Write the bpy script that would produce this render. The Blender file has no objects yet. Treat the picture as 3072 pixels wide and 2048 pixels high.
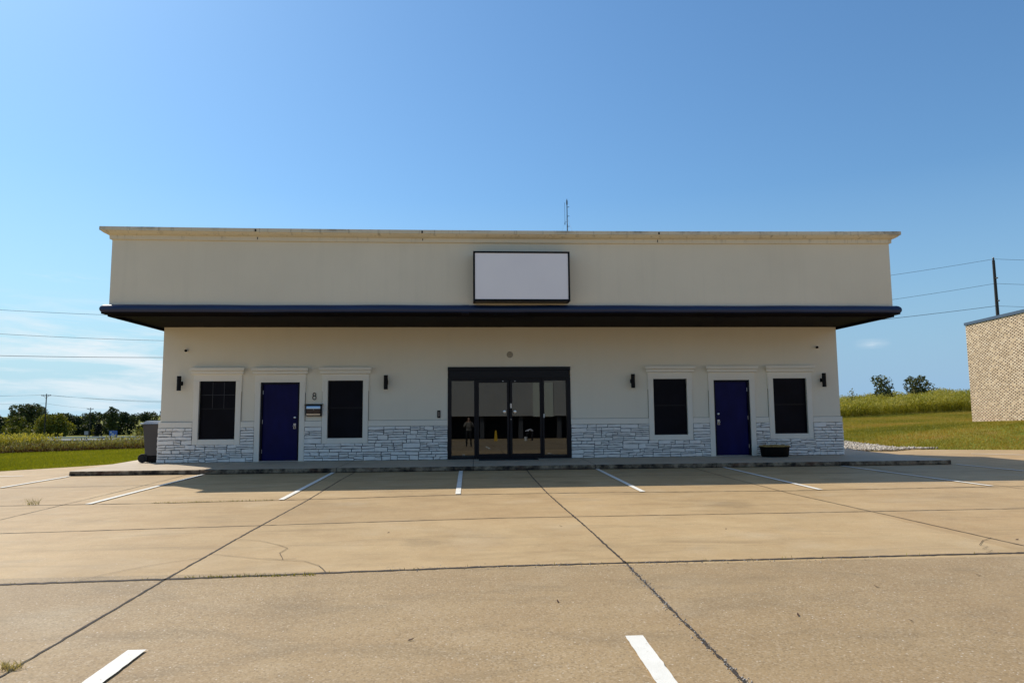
import bpy, math, random
import numpy as np
from mathutils import Vector, Matrix
rnd = random.Random(7); rng = np.random.default_rng(11)
scene = bpy.context.scene
col = scene.collection
R = math.radians

# ------------------------------------------------------------------ materials
def mat(name, color=(.5, .5, .5), rough=.6, metal=0., spec=.5):
    m = bpy.data.materials.new(name); m.use_nodes = True
    b = m.node_tree.nodes['Principled BSDF']
    b.inputs['Base Color'].default_value = (*color, 1)
    b.inputs['Roughness'].default_value = rough
    b.inputs['Metallic'].default_value = metal
    b.inputs['Specular IOR Level'].default_value = spec
    return m
class NT:
    def __init__(s, m): s.m = m; s.t = m.node_tree; s.b = s.t.nodes.get('Principled BSDF')
    def n(s, typ, **kw):
        nd = s.t.nodes.new(typ)
        for k, v in kw.items():
            if k in ('_in',):
                for i, x in v.items(): nd.inputs[i].default_value = x
            else: setattr(nd, k, v)
        return nd
    def l(s, a, b): s.t.links.new(a, b)
    def coord(s, scale=(1, 1, 1), loc=(0, 0, 0), rot=(0, 0, 0)):
        g = s.n('ShaderNodeNewGeometry'); mp = s.n('ShaderNodeMapping')
        mp.inputs['Scale'].default_value = scale; mp.inputs['Location'].default_value = loc; mp.inputs['Rotation'].default_value = rot
        s.l(g.outputs['Position'], mp.inputs['Vector']); return mp.outputs['Vector']
    def noise(s, vec, scale=1, detail=4, rough=.55, dist=0):
        nd = s.n('ShaderNodeTexNoise'); nd.inputs['Scale'].default_value = scale
        nd.inputs['Detail'].default_value = detail; nd.inputs['Roughness'].default_value = rough; nd.inputs['Distortion'].default_value = dist
        s.l(vec, nd.inputs['Vector']); return nd.outputs['Fac']
    def ramp(s, fac, stops, interp='LINEAR'):
        nd = s.n('ShaderNodeValToRGB'); nd.color_ramp.interpolation = interp
        el = nd.color_ramp.elements
        while len(el) < len(stops): el.new(.5)
        for e, (p, c) in zip(el, stops):
            e.position = p; e.color = (c, c, c, 1) if isinstance(c, (int, float)) else (*c, 1)
        s.l(fac, nd.inputs['Fac']); return nd.outputs['Color']
    def mix(s, fac, a, b, mode='MIX'):
        nd = s.n('ShaderNodeMixRGB', blend_type=mode)
        for i, v in zip((0, 1, 2), (fac, a, b)):
            if isinstance(v, (int, float)): nd.inputs[i].default_value = v if i == 0 else (v, v, v, 1)
            elif isinstance(v, tuple): nd.inputs[i].default_value = (*v, 1)
            else: s.l(v, nd.inputs[i])
        return nd.outputs[0]
    def math(s, op, a, b=None, c=None):
        nd = s.n('ShaderNodeMath', operation=op)
        for i, v in enumerate((a, b, c)):
            if v is None: continue
            if isinstance(v, (int, float)): nd.inputs[i].default_value = v
            else: s.l(v, nd.inputs[i])
        return nd.outputs[0]
    def bump(s, h, strength=.3, dist=.01, prev=None):
        nd = s.n('ShaderNodeBump'); nd.inputs['Strength'].default_value = strength; nd.inputs['Distance'].default_value = dist
        s.l(h, nd.inputs['Height'])
        if prev is not None: s.l(prev, nd.inputs['Normal'])
        s.l(nd.outputs[0], s.b.inputs['Normal']); return nd.outputs[0]
    def base(s, c): s.l(c, s.b.inputs['Base Color'])

def stucco_mat(name, c, stain=.5, topdirt=False):
    m = mat(name, c, .9, spec=.2); t = NT(m)
    v = t.coord()
    big = t.noise(v, .55, 4)
    streak = t.noise(t.coord((3.0, 3.0, .18)), 1.3, 5, .6)
    fine = t.noise(v, 60, 2, .6)
    a = t.ramp(big, [(.3, tuple(x * (1 - .09 * stain) for x in c)), (.7, tuple(min(1, x * 1.03) for x in c))])
    b = t.mix(t.ramp(streak, [(.52, 0.), (.78, .35 * stain)]), a, tuple(x * y for x, y in zip(c, (.72, .74, .74))))
    d = t.mix(.5, b, t.ramp(fine, [(.3, .38), (.7, .62)]), 'SOFT_LIGHT')
    if topdirt:
        nz = t.noise(t.coord((1.2, 1.2, 2.0)), 1.1, 6, .7)
        g = t.n('ShaderNodeNewGeometry'); sp = t.n('ShaderNodeSeparateXYZ'); t.l(g.outputs['Position'], sp.inputs[0])
        top = t.ramp(t.math('MULTIPLY', t.math('SUBTRACT', sp.outputs[2], 5.70), 5.), [(.3, 0.), (.8, 1.)])
        k = t.math('MULTIPLY', t.ramp(nz, [(.5, .05), (.72, .9)]), top)
        d = t.mix(k, d, (.07, .072, .062))
        edge = t.noise(t.coord((7, 7, .5)), 1., 4, .7)
        k2 = t.math('MULTIPLY', t.ramp(edge, [(.56, 0.), (.72, .7)]), t.ramp(t.math('MULTIPLY', t.math('SUBTRACT', sp.outputs[2], 5.6), 4.), [(.1, .2), (.7, 1.)]))
        d = t.mix(k2, d, (.2, .17, .12))
    t.base(d)
    t.bump(t.noise(v, 140, 3, .7), .35, .006)
    return m
M = {}
M['stucco'] = stucco_mat('stucco', (.85, .79, .65), .3)
M['parapet'] = stucco_mat('parapet_stucco', (.77, .70, .54), .5)
M['cornice'] = stucco_mat('cornice_stucco', (.74, .66, .49), .5, True)
M['trim'] = stucco_mat('trim_stucco', (.88, .83, .72), .2)

def stone_mat():
    m = mat('painted_stone', (.75, .76, .77), .75, spec=.3); t = NT(m)
    v = t.coord()
    a = t.ramp(t.noise(v, 6, 5, .6), [(.3, (.88, .85, .80)), (.65, (.95, .93, .87))])
    streak = t.noise(t.coord((6, 6, 55), rot=(0, .07, 0)), 1., 5, .65)
    a = t.mix(t.ramp(streak, [(.60, 0.), (.72, .35)]), a, (.46, .47, .5))
    t.base(a)
    bp = t.bump(t.noise(t.coord((5, 5, 30)), 1.4, 6, .65), .55, .02)
    t.bump(t.noise(v, 45, 4, .7), .4, .006, bp)
    return m
M['stone'] = stone_mat()
M['grout'] = mat('stone_joint', (.12, .12, .12), .95)
M['navy'] = mat('navy_metal', (.012, .028, .085), .35, spec=.5)
t = NT(M['navy']); t.base(t.ramp(t.noise(t.coord((.6, 3, 6)), 1.5, 5), [(.3, (.004, .016, .06)), (.7, (.008, .028, .095))])); t.bump(t.noise(t.coord((1, 1, 1)), 3.0, 3), .25, .02)
M['soffit'] = mat('dark_soffit', (.02, .015, .014), .8, spec=.1)
t = NT(M['soffit']); t.base(t.ramp(t.noise(t.coord(), 1.2, 5), [(.35, (.006, .005, .0055)), (.7, (.012, .008, .007))]))
M['seal'] = mat('black_drip_edge', (.004, .004, .007), .6)
M['door'] = mat('navy_door_paint', (.008, .008, .12), .5, spec=.15)
t = NT(M['door']); t.base(t.ramp(t.noise(t.coord((2, 2, 1)), 1.5, 4), [(.3, (.0035, .0035, .052)), (.7, (.0055, .006, .08))])); t.bump(t.noise(t.coord(), 8, 3), .08, .01)
M['doorframe'] = mat('door_frame_paint', (.003, .003, .012), .5, spec=.2)
M['black'] = mat('black_metal', (.003, .003, .004), .5, spec=.2)
M['blackgloss'] = mat('black_aluminium', (.003, .0035, .008), .4, spec=.25)
M['chrome'] = mat('brushed_steel', (.62, .63, .65), .28, 1.)
M['nickel'] = mat('satin_nickel', (.45, .47, .5), .3, 1.)
M['whiteplastic'] = mat('white_plastic', (.72, .72, .7), .4)
M['beige'] = mat('beige_fitting', (.42, .37, .29), .6)
M['screen'] = mat('solar_screen', (.006, .007, .012), .5, spec=.12)
t = NT(M['screen']); t.base(t.ramp(t.noise(t.coord(), 1.6, 3), [(.35, (.002, .002, .005)), (.7, (.005, .005, .011))]))
M['acrylic'] = mat('white_sign_panel', (.80, .80, .86), .35, spec=.4)
t = NT(M['acrylic']); t.base(t.ramp(t.noise(t.coord((1, 1, .8)), .8, 3), [(.3, (.87, .84, .84)), (.7, (.92, .89, .88))]))
M['signbottom'] = mat('grey_sign_cabinet', (.10, .095, .09), .5)
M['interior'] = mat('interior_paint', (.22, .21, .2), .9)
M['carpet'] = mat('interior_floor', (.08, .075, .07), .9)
M['rubber'] = mat('rubber', (.012, .012, .013), .8)
M['bin'] = mat('grey_bin_plastic', (.075, .07, .068), .5)
M['binlid'] = mat('pale_bin_lid', (.5, .53, .58), .3)
M['tub'] = mat('black_tub', (.003, .003, .003), .6, spec=.15)
M['straw'] = mat('dry_soil_and_straw', (.38, .24, .07), .95)
t = NT(M['straw']); t.base(t.ramp(t.noise(t.coord(), 14, 5, .7), [(.35, (.24, .13, .04)), (.65, (.62, .42, .13))])); t.bump(t.noise(t.coord(), 30, 4), .8, .02)
M['roof'] = mat('roof_membrane', (.45, .45, .44), .8)
M['wood'] = mat('weathered_pole_wood', (.035, .03, .026), .9)
t = NT(M['wood']); t.base(t.ramp(t.noise(t.coord((12, 12, .6)), 1, 4), [(.3, (.02, .017, .016)), (.7, (.055, .048, .04))]))
M['wire'] = mat('cable', (.12, .13, .14), .5)
M['wirepale'] = mat('aluminium_conductor', (.55, .58, .60), .4)
M['ins'] = mat('insulator', (.03, .03, .03), .4)
M['paint'] = mat('white_road_paint', (.74, .74, .72), .75)
t = NT(M['paint']); v = t.coord()
t.base(t.mix(t.ramp(t.noise(v, 22, 6, .75), [(.60, 0.), (.68, .7)]), t.ramp(t.noise(v, 3, 5, .7), [(.3, (.76, .73, .64)), (.7, (.88, .85, .76))]), (.42, .33, .22)))
t.bump(t.noise(v, 120, 3), .4, .004)
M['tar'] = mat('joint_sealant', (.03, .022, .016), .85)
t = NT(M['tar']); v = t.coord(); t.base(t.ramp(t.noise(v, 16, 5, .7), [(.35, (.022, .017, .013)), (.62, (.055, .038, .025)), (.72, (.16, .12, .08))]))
M['leafred'] = mat('fallen_leaf', (.1, .05, .025), .8)

GZ0 = -.109
def concrete_mat(name, c1, c2, lot=False):
    m = mat(name, c1, .72, spec=.35); t = NT(m)
    v = t.coord()
    big = t.noise(v, .22, 5, .6, .4)
    mid = t.noise(v, 1.7, 6, .68, .3)
    colr = t.ramp(big, [(.32, c1), (.68, c2)])
    colr = t.mix(.65, colr, t.ramp(mid, [(.28, .34), (.72, .64)]), 'SOFT_LIGHT')
    if lot:
        g = t.n('ShaderNodeNewGeometry'); sp = t.n('ShaderNodeSeparateXYZ'); t.l(g.outputs['Position'], sp.inputs[0])
        X, Y = sp.outputs[0], sp.outputs[1]
        # each poured slab takes its own tone
        sx = t.math('FLOOR', t.math('DIVIDE', t.math('ADD', X, 2.8), 4.13)); sy = t.math('FLOOR', t.math('DIVIDE', t.math('ADD', Y, 13.2), 2.87))
        cmb = t.n('ShaderNodeCombineXYZ'); t.l(sx, cmb.inputs[0]); t.l(sy, cmb.inputs[1])
        wn = t.n('ShaderNodeTexWhiteNoise', noise_dimensions='2D'); t.l(cmb.outputs[0], wn.inputs['Vector'])
        colr = t.mix(.5, colr, t.ramp(wn.outputs['Value'], [(0, .38), (1, .62)]), 'SOFT_LIGHT')
        # the worn, exposed-aggregate pour in the foreground
        fore = t.ramp(t.math('ADD', t.math('MULTIPLY', Y, -1.), -12.2), [(.97, 0.), (.99, 1.)])
        worn = t.mix(1, t.mix(fore, .30, .95), t.ramp(t.noise(v, .6, 4, .6), [(.25, .55), (.6, 1.)]), 'MULTIPLY')
        colr = t.mix(fore, colr, t.mix(.5, colr, tuple(a * b for a, b in zip(c1, (.64, .66, .72)))))
        # tyre smudges and run-off streaks
        sm = t.noise(t.coord((.5, 2.2, 1)), 1.1, 6, .7, .6)
        colr = t.mix(t.ramp(sm, [(.52, 0.), (.74, .6)]), colr, tuple(x * .62 for x in c1))
        pt_ = t.noise(t.coord((.8, 1.7, 1), (3.3, 1.1, 0)), .9, 7, .72, .8)
        colr = t.mix(t.math('MULTIPLY', t.ramp(pt_, [(.50, 0.), (.70, .55)]), t.mix(fore, .35, 1.)), colr, tuple(a * b for a, b in zip(c1, (.50, .54, .62))))
        colr = t.mix(t.ramp(t.noise(t.coord((1, 1, 1), (7, 5, 0)), 1.1, 3, .5), [(.55, 0.), (.8, .28)]), colr, (.58, .48, .33))
        for ox, oy, orr in ((-1.55, -14.2, .34), (3.9, -9.2, .5), (-.6, -11.9, .4), (7.6, -5.8, .45), (1.9, -5.6, .4), (4.4, -14.6, .22)):
            sv_ = t.n('ShaderNodeVectorMath', operation='DISTANCE'); sv_.inputs[1].default_value = (ox, oy, GZ0); t.l(v, sv_.inputs[0])
            dd = t.math('ADD', t.math('DIVIDE', sv_.outputs['Value'], orr), t.math('MULTIPLY', t.math('SUBTRACT', t.noise(v, 3.1, 5, .7), .5), 2.4))
            colr = t.mix(t.ramp(dd, [(.25, .34), (1., 0.)]), colr, tuple(x * .42 for x in c1))
        colr = t.mix(t.ramp(t.noise(v, 9, 3, .6), [(.70, 0.), (.76, .5)]), colr, tuple(x * .5 for x in c1))
        # sand grains and pebbles, the palest ones brightened to paint in sun sparkle
        vo = t.n('ShaderNodeTexVoronoi'); vo.inputs['Scale'].default_value = 85; t.l(v, vo.inputs['Vector'])
        sc_ = t.n('ShaderNodeSeparateColor'); t.l(vo.outputs['Color'], sc_.inputs[0])
        light = t.ramp(sc_.outputs[0], [(.80, 0.), (.86, 1.)]); dark = t.ramp(sc_.outputs[1], [(.74, 0.), (.84, 1.)])
        colr = t.mix(t.mix(1, t.mix(1, dark, .5, 'MULTIPLY'), worn, 'MULTIPLY'), colr, tuple(x * .42 for x in c1))
        colr = t.mix(t.mix(1, t.mix(1, light, .26, 'MULTIPLY'), worn, 'MULTIPLY'), colr, (.70, .58, .42))
        vo2 = t.n('ShaderNodeTexVoronoi'); vo2.inputs['Scale'].default_value = 48; t.l(v, vo2.inputs['Vector'])
        s2 = t.n('ShaderNodeSeparateColor'); t.l(vo2.outputs['Color'], s2.inputs[0])
        peb_glint = t.math('MULTIPLY', t.ramp(s2.outputs[0], [(.955, 0.), (.965, 1.)]), t.ramp(vo2.outputs['Distance'], [(.2, 1.), (.34, 0.)]))
        colr = t.mix(t.mix(1, t.mix(1, peb_glint, .8, 'MULTIPLY'), worn, 'MULTIPLY'), colr, (.84, .72, .56))
        hb = t.noise(v, 75, 3, .8)
        b1 = t.bump(hb, .45, .005)
        t.bump(t.math('MULTIPLY', vo2.outputs['Distance'], fore), .15, .008, b1)
        rr = t.mix(peb_glint, .68, .30)
        t.l(rr, t.b.inputs['Roughness'])
    else:
        fine = t.noise(v, 70, 3, .7)
        colr = t.mix(.6, colr, t.ramp(fine, [(.3, .35), (.7, .65)]), 'SOFT_LIGHT')
        t.bump(fine, .4, .006)
    t.base(colr); return m
M['lot'] = concrete_mat('parking_concrete', (.435, .297, .145), (.535, .368, .183), True)
M['walk'] = concrete_mat('sidewalk_concrete', (.50, .40, .28), (.58, .47, .34))
M['curbface'] = mat('stained_curb', (.2, .17, .13), .9)
t = NT(M['curbface']); v = t.coord((1, 1, 1))
a = t.ramp(t.noise(v, 3.2, 6, .7), [(.38, (.34, .27, .18)), (.52, (.14, .105, .065)), (.62, (.02, .014, .009))])
a = t.mix(t.ramp(t.noise(t.coord((1, 1, 3)), 1.1, 5, .7), [(.55, 0.), (.72, .7)]), a, (.20, .085, .04))
t.base(a); t.bump(t.noise(v, 40, 4, .7), .7, .012)

def leaf_mat(name, pal, trans=.35, rough=.6):
    m = bpy.data.materials.new(name); m.use_nodes = True; t = NT(m)
    t.t.nodes.remove(t.b)
    out = t.t.nodes['Material Output']
    at = t.n('ShaderNodeAttribute', attribute_name='tint')
    cr = t.ramp(at.outputs['Fac'], [(i / (len(pal) - 1), c) for i, c in enumerate(pal)])
    d = t.n('ShaderNodeBsdfPrincipled'); d.inputs['Roughness'].default_value = rough; d.inputs['Specular IOR Level'].default_value = .25
    tr = t.n('ShaderNodeBsdfTranslucent'); mx = t.n('ShaderNodeMixShader'); mx.inputs[0].default_value = trans
    t.l(cr, d.inputs['Base Color']); t.l(t.mix(1., cr, (1.3, 1.2, .6), 'MULTIPLY'), tr.inputs['Color'])
    t.l(d.outputs[0], mx.inputs[1]); t.l(tr.outputs[0], mx.inputs[2]); t.l(mx.outputs[0], out.inputs[0]); return m
M['lawn'] = leaf_mat('lawn_blades', [(.12, .14, .006), (.19, .21, .010), (.27, .27, .02), (.38, .31, .07)], .45)
M['lawnr'] = leaf_mat('hill_lawn_blades', [(.17, .175, .02), (.30, .27, .035), (.42, .31, .06), (.50, .30, .08)], .35)
M['weed'] = leaf_mat('field_weeds', [(.035, .018, .01), (.13, .07, .02), (.17, .17, .04), (.29, .27, .09), (.52, .44, .24)], .35)
M['weedgreen'] = leaf_mat('hill_weeds', [(.05, .055, .006), (.20, .19, .012), (.36, .33, .04), (.52, .45, .14)], .4)
M['darkleaf'] = leaf_mat('dark_foliage', [(.02, .03, .014), (.055, .07, .02), (.11, .12, .028), (.16, .12, .04)], .15)
M['midleaf'] = leaf_mat('oak_foliage', [(.014, .026, .012), (.035, .055, .018), (.065, .085, .025), (.09, .09, .03)], .2)
M['willowleaf'] = leaf_mat('yellow_green_foliage', [(.045, .058, .008), (.13, .14, .016), (.22, .21, .03), (.30, .26, .05)], .3)
M['blackleaf'] = leaf_mat('cedar_foliage', [(.004, .006, .004), (.012, .018, .008), (.03, .045, .01)], .1)
M['trunk'] = mat('bark', (.04, .033, .026), .9)

def ground_mat():
    m = mat('turf_soil', (.1, .12, .03), .95, spec=.1); t = NT(m); v = t.coord()
    a = t.ramp(t.noise(v, .35, 5, .6), [(.35, (.13, .15, .018)), (.55, (.20, .20, .03)), (.7, (.27, .18, .05))])
    a = t.mix(.6, a, t.ramp(t.noise(v, 18, 4, .7), [(.3, .3), (.7, .7)]), 'SOFT_LIGHT')
    t.base(a); t.bump(t.noise(v, 20, 5, .7), .6, .04); return m
M['ground'] = ground_mat()
M['asphalt'] = mat('asphalt', (.13, .13, .13), .8)
def gravel_mat():
    m = mat('pale_river_gravel', (.6, .55, .48), .8); t = NT(m)
    at = t.n('ShaderNodeAttribute', attribute_name='tint')
    t.base(t.ramp(at.outputs['Fac'], [(0, (.24, .20, .15)), (.5, (.42, .37, .30)), (1, (.66, .61, .54))])); return m
M['gravel'] = gravel_mat()

def brick_mat():
    m = mat('speckled_brick', (.5, .4, .3), .85); t = NT(m)
    tc = t.n('ShaderNodeTexCoord'); sp = t.n('ShaderNodeSeparateXYZ'); t.l(tc.outputs['Object'], sp.inputs[0])
    u, z = t.math('ADD', sp.outputs[0], sp.outputs[1]), sp.outputs[2]
    row = t.math('FLOOR', t.math('DIVIDE', z, .076)); off = t.math('MULTIPLY', t.math('MODULO', row, 2.), .5)
    uu = t.math('ADD', t.math('DIVIDE', u, .305), off); cell = t.math('FLOOR', uu); fu = t.math('FRACT', uu)
    fz = t.math('FRACT', t.math('DIVIDE', z, .076))
    head = t.math('LESS_THAN', fu, .42)
    cmb = t.n('ShaderNodeCombineXYZ'); t.l(cell, cmb.inputs[0]); t.l(row, cmb.inputs[1]); t.l(head, cmb.inputs[2])
    wn = t.n('ShaderNodeTexWhiteNoise', noise_dimensions='3D'); t.l(cmb.outputs[0], wn.inputs['Vector'])
    tan = t.ramp(wn.outputs['Value'], [(0, (.52, .37, .22)), (.6, (.68, .50, .32)), (1, (.76, .59, .40))])
    drk = t.ramp(wn.outputs['Value'], [(0, (.09, .05, .033)), (.75, (.17, .10, .06)), (1, (.40, .30, .2))])
    c = t.mix(t.math('MULTIPLY', head, t.math('GREATER_THAN', wn.outputs['Value'], .12)), tan, drk)
    mort = t.math('MAXIMUM', t.math('LESS_THAN', fz, .13), t.math('MAXIMUM', t.math('LESS_THAN', fu, .03), t.math('LESS_THAN', t.math('ABSOLUTE', t.math('SUBTRACT', fu, .44)), .016)))
    c = t.mix(mort, c, (.66, .54, .38))
    sepz = t.math('MULTIPLY', z, 1.); 
    t.base(t.mix(.35, c, t.ramp(t.noise(tc.outputs['Object'], .8, 5, .6), [(.3, .38), (.7, .6)]), 'SOFT_LIGHT'))
    t.bump(t.math('SUBTRACT', 1., mort), .5, .01); return m
M['brick'] = brick_mat()
M['coping'] = mat('blue_grey_coping', (.07, .10, .15), .45)

def glass_mat():
    m = bpy.data.materials.new('tinted_glass'); m.use_nodes = True; t = NT(m); t.t.nodes.remove(t.b)
    tr = t.n('ShaderNodeBsdfTransparent'); tr.inputs[0].default_value = (.22, .22, .22, 1)
    gl = t.n('ShaderNodeBsdfGlossy'); gl.inputs['Roughness'].default_value = .0; gl.inputs['Color'].default_value = (.78, .84, .88, 1)
    fr = t.n('ShaderNodeFresnel'); fr.inputs[0].default_value = 1.5
    mx = t.n('ShaderNodeMixShader'); t.l(t.math('ADD', t.math('MULTIPLY', fr.outputs[0], .8), .085), mx.inputs[0])
    t.l(tr.outputs[0], mx.inputs[1]); t.l(gl.outputs[0], mx.inputs[2]); t.l(mx.outputs[0], t.t.nodes['Material Output'].inputs[0]); return m
M['glass'] = glass_mat()

# ------------------------------------------------------------------ mesh helpers
def tag(o, label=None, cat=None, group=None, kind=None):
    if label: o['label'] = label
    if cat: o['category'] = cat
    if group: o['group'] = group
    if kind: o['kind'] = kind
    return o
def empty(name, loc=(0, 0, 0), rz=0, label=None, cat=None, group=None):
    o = bpy.data.objects.new(name, None); col.objects.link(o); o.location = loc; o.rotation_euler = (0, 0, rz)
    o.empty_display_size = .2
    return tag(o, label, cat, group)
class MB:
    def __init__(s): s.v = []; s.f = []; s.mi = []; s.cur = 0
    def face(s, pts):
        b = len(s.v); s.v += [tuple(p) for p in pts]; s.f.append(tuple(range(b, b + len(pts)))); s.mi.append(s.cur)
    def add(s, vs, fs):
        b = len(s.v); s.v += [tuple(p) for p in vs]
        for f in fs: s.f.append(tuple(b + i for i in f)); s.mi.append(s.cur)
    def box(s, x0, x1, y0, y1, z0, z1):
        s.add([(x0, y0, z0), (x1, y0, z0), (x1, y1, z0), (x0, y1, z0), (x0, y0, z1), (x1, y0, z1), (x1, y1, z1), (x0, y1, z1)],
              [(0, 3, 2, 1), (4, 5, 6, 7), (0, 1, 5, 4), (1, 2, 6, 5), (2, 3, 7, 6), (3, 0, 4, 7)]); return s
    def cbox(s, x0, x1, y0, y1, z0, z1, c=.005):
        # box chamfered on its front (-Y) outline
        a = [(x0 + c, y0, z0 + c), (x1 - c, y0, z0 + c), (x1 - c, y0, z1 - c), (x0 + c, y0, z1 - c)]
        b = [(x0, y0 + c, z0), (x1, y0 + c, z0), (x1, y0 + c, z1), (x0, y0 + c, z1)]
        d = [(x0, y1, z0), (x1, y1, z0), (x1, y1, z1), (x0, y1, z1)]
        fs = [(0, 1, 2, 3)]
        for k in (0, 4):
            for i in range(4): fs.append((k + i, k + 4 + i, k + 4 + (i + 1) % 4, k + (i + 1) % 4))
        fs.append((11, 10, 9, 8)); s.add(a + b + d, fs); return s
    def tube(s, pts, r, n=8, caps=True, closed=False):
        pts = [Vector(p) for p in pts]; rs = r if isinstance(r, (list, tuple)) else [r] * len(pts)
        b = len(s.v); L = len(pts); prev = None
        for i, p in enumerate(pts):
            if closed: d = pts[(i + 1) % L] - pts[i - 1]
            else: d = pts[min(i + 1, L - 1)] - pts[max(i - 1, 0)]
            d.normalize()
            if prev is None:
                a = d.orthogonal().normalized()
            else: a = (prev - d * prev.dot(d)).normalized()
            prev = a; c = d.cross(a)
            for k in range(n):
                t_ = 2 * math.pi * k / n; s.v.append(tuple(p + (a * math.cos(t_) + c * math.sin(t_)) * rs[i]))
        for i in range(L if closed else L - 1):
            j = (i + 1) % L
            for k in range(n):
                s.f.append((b + i * n + k, b + i * n + (k + 1) % n, b + j * n + (k + 1) % n, b + j * n + k)); s.mi.append(s.cur)
        if caps and not closed:
            s.f.append(tuple(b + k for k in range(n))[::-1]); s.mi.append(s.cur)
            s.f.append(tuple(b + (L - 1) * n + k for k in range(n))); s.mi.append(s.cur)
        return s
    def lathe(s, prof, c=(0, 0, 0), axis='z', n=20, sx=1, sy=1):
        b = len(s.v)
        for r, h in prof:
            for k in range(n):
                a = 2 * math.pi * k / n; u, w = r * math.cos(a) * sx, r * math.sin(a) * sy
                p = {'z': (u, w, h), 'y': (u, h, w), 'x': (h, u, w)}[axis]
                s.v.append((c[0] + p[0], c[1] + p[1], c[2] + p[2]))
        for i in range(len(prof) - 1):
            for k in range(n):
                s.f.append((b + i * n + k, b + i * n + (k + 1) % n, b + (i + 1) * n + (k + 1) % n, b + (i + 1) * n + k)); s.mi.append(s.cur)
        s.f.append(tuple(b + k for k in range(n))[::-1]); s.mi.append(s.cur)
        s.f.append(tuple(b + (len(prof) - 1) * n + k for k in range(n))); s.mi.append(s.cur)
        return s
    def prism_x(s, prof, x0, x1):
        # closed (y,z) profile swept along X
        n = len(prof); s.add([(x0, y, z) for y, z in prof] + [(x1, y, z) for y, z in prof],
              [tuple(range(n))[::-1], tuple(range(n, 2 * n))] + [(i, (i + 1) % n, n + (i + 1) % n, n + i) for i in range(n)]); return s
    def build(s, name, m, parent=None, smooth=False, mats=None):
        me = bpy.data.meshes.new(name); me.from_pydata(s.v, [], s.f); me.update()
        for mm in (mats or [m]): me.materials.append(mm)
        if mats: me.polygons.foreach_set('material_index', s.mi)
        if smooth: me.polygons.foreach_set('use_smooth', [True] * len(me.polygons))
        import bmesh
        bm = bmesh.new(); bm.from_mesh(me); bmesh.ops.recalc_face_normals(bm, faces=bm.faces); bm.to_mesh(me); bm.free()
        if smooth: me.set_sharp_from_angle(angle=R(40))
        o = bpy.data.objects.new(name, me); col.objects.link(o)
        if parent: o.parent = parent
        return o
def bevel(o, w=.006, seg=2):
    b = o.modifiers.new('bevel', 'BEVEL'); b.width = w; b.segments = seg; b.limit_method = 'ANGLE'; return o
def raw(name, verts, quads, m, tint=None, parent=None, tris=False):
    verts = np.asarray(verts, np.float32); quads = np.asarray(quads, np.int32)
    me = bpy.data.meshes.new(name); k = quads.shape[1]
    me.vertices.add(len(verts)); me.vertices.foreach_set('co', verts.ravel())
    me.loops.add(quads.size); me.loops.foreach_set('vertex_index', quads.ravel())
    me.polygons.add(len(quads)); me.polygons.foreach_set('loop_start', np.arange(0, quads.size, k, dtype=np.int32))
    me.update(calc_edges=True)
    if tint is not None:
        a = me.attributes.new('tint', 'FLOAT', 'POINT'); a.data.foreach_set('value', np.asarray(tint, np.float32))
    me.materials.append(m); me.validate()
    o = bpy.data.objects.new(name, me); col.objects.link(o)
    if parent: o.parent = parent
    return o
def copy_tree(o, parent=None):
    c = o.copy(); col.objects.link(c)
    c.parent = parent
    for ch in [x for x in bpy.data.objects if x.parent == o]: copy_tree(ch, c)
    return c

# ------------------------------------------------------------------ terrain
def sst(a, b, x): t_ = np.clip((x - a) / (b - a), 0, 1); return t_ * t_ * (3 - 2 * t_)
GZ = -.109
BC = np.array([27.38, 16.59]); BD = np.array([-math.sin(R(9.9)), -math.cos(R(9.9))])
def vn(x, y, f, seed=0):
    return (np.sin(x * f * 1.3 + 1.7 + seed) * np.cos(y * f * 1.1 - .6 + seed * 2) + .5 * np.sin(x * f * 2.9 - y * f * 2.3 + seed))
def H(x, y):
    x = np.asarray(x, float); y = np.asarray(y, float)
    s = (x + 17.8) * -.572 + (y - 7.75) * .82
    L = -.13 - .037 * np.clip(s, 0, 104) - 4.2 * sst(150, 290, s) 
    s2 = (x - 15.2) * .39 + (y - 4.3) * .92
    Rr = -.13 + .037 * np.clip(s2, 0, np.clip(22 + (x - 24) * 1.1, 22, 75)) + .05 * vn(x, y, .25) * sst(2, 12, s2)
    dx = (x - BC[0]) * BD[1] * -1 + (y - BC[1]) * BD[0]
    tt = (x - BC[0]) * BD[0] + (y - BC[1]) * BD[1]
    want = .47 + .034 * np.clip(tt, -3, 14)
    w = np.exp(-(dx / 6.) ** 2) * sst(-8, -1, tt) * sst(-.2, 6, s2)
    Rr = Rr * (1 - w) + np.maximum(want, Rr) * w
    k = sst(-2, 10, x) * sst(-8, 6, y + x * .2)
    k = sst(-4, 8, x - .0 * y)
    return L * (1 - k) + Rr * k
def axis_(lo, hi, core0, core1, step, grow=1.18):
    a = list(np.arange(core0, core1 + 1e-6, step)); d = step
    x = core1
    while x < hi: d *= grow; x += d; a.append(x)
    d = step; x = core0
    while x > lo: d *= grow; x -= d; a.insert(0, x)
    return np.array(a)
gx = axis_(-2500, 2500, -40, 50, .6); gy = axis_(-400, 3500, -10, 50, .6)
X, Y = np.meshgrid(gx, gy); Z = H(X, Y)
nx, ny = len(gx), len(gy)
idx = np.arange(nx * ny).reshape(ny, nx)
q = np.stack([idx[:-1, :-1], idx[:-1, 1:], idx[1:, 1:], idx[1:, :-1]], -1).reshape(-1, 4)
g = raw('ground', np.stack([X.ravel(), Y.ravel(), Z.ravel()], -1), q, M['ground']); tag(g, kind='structure')
g.data.polygons.foreach_set('use_smooth', [True] * len(g.data.polygons))

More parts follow.
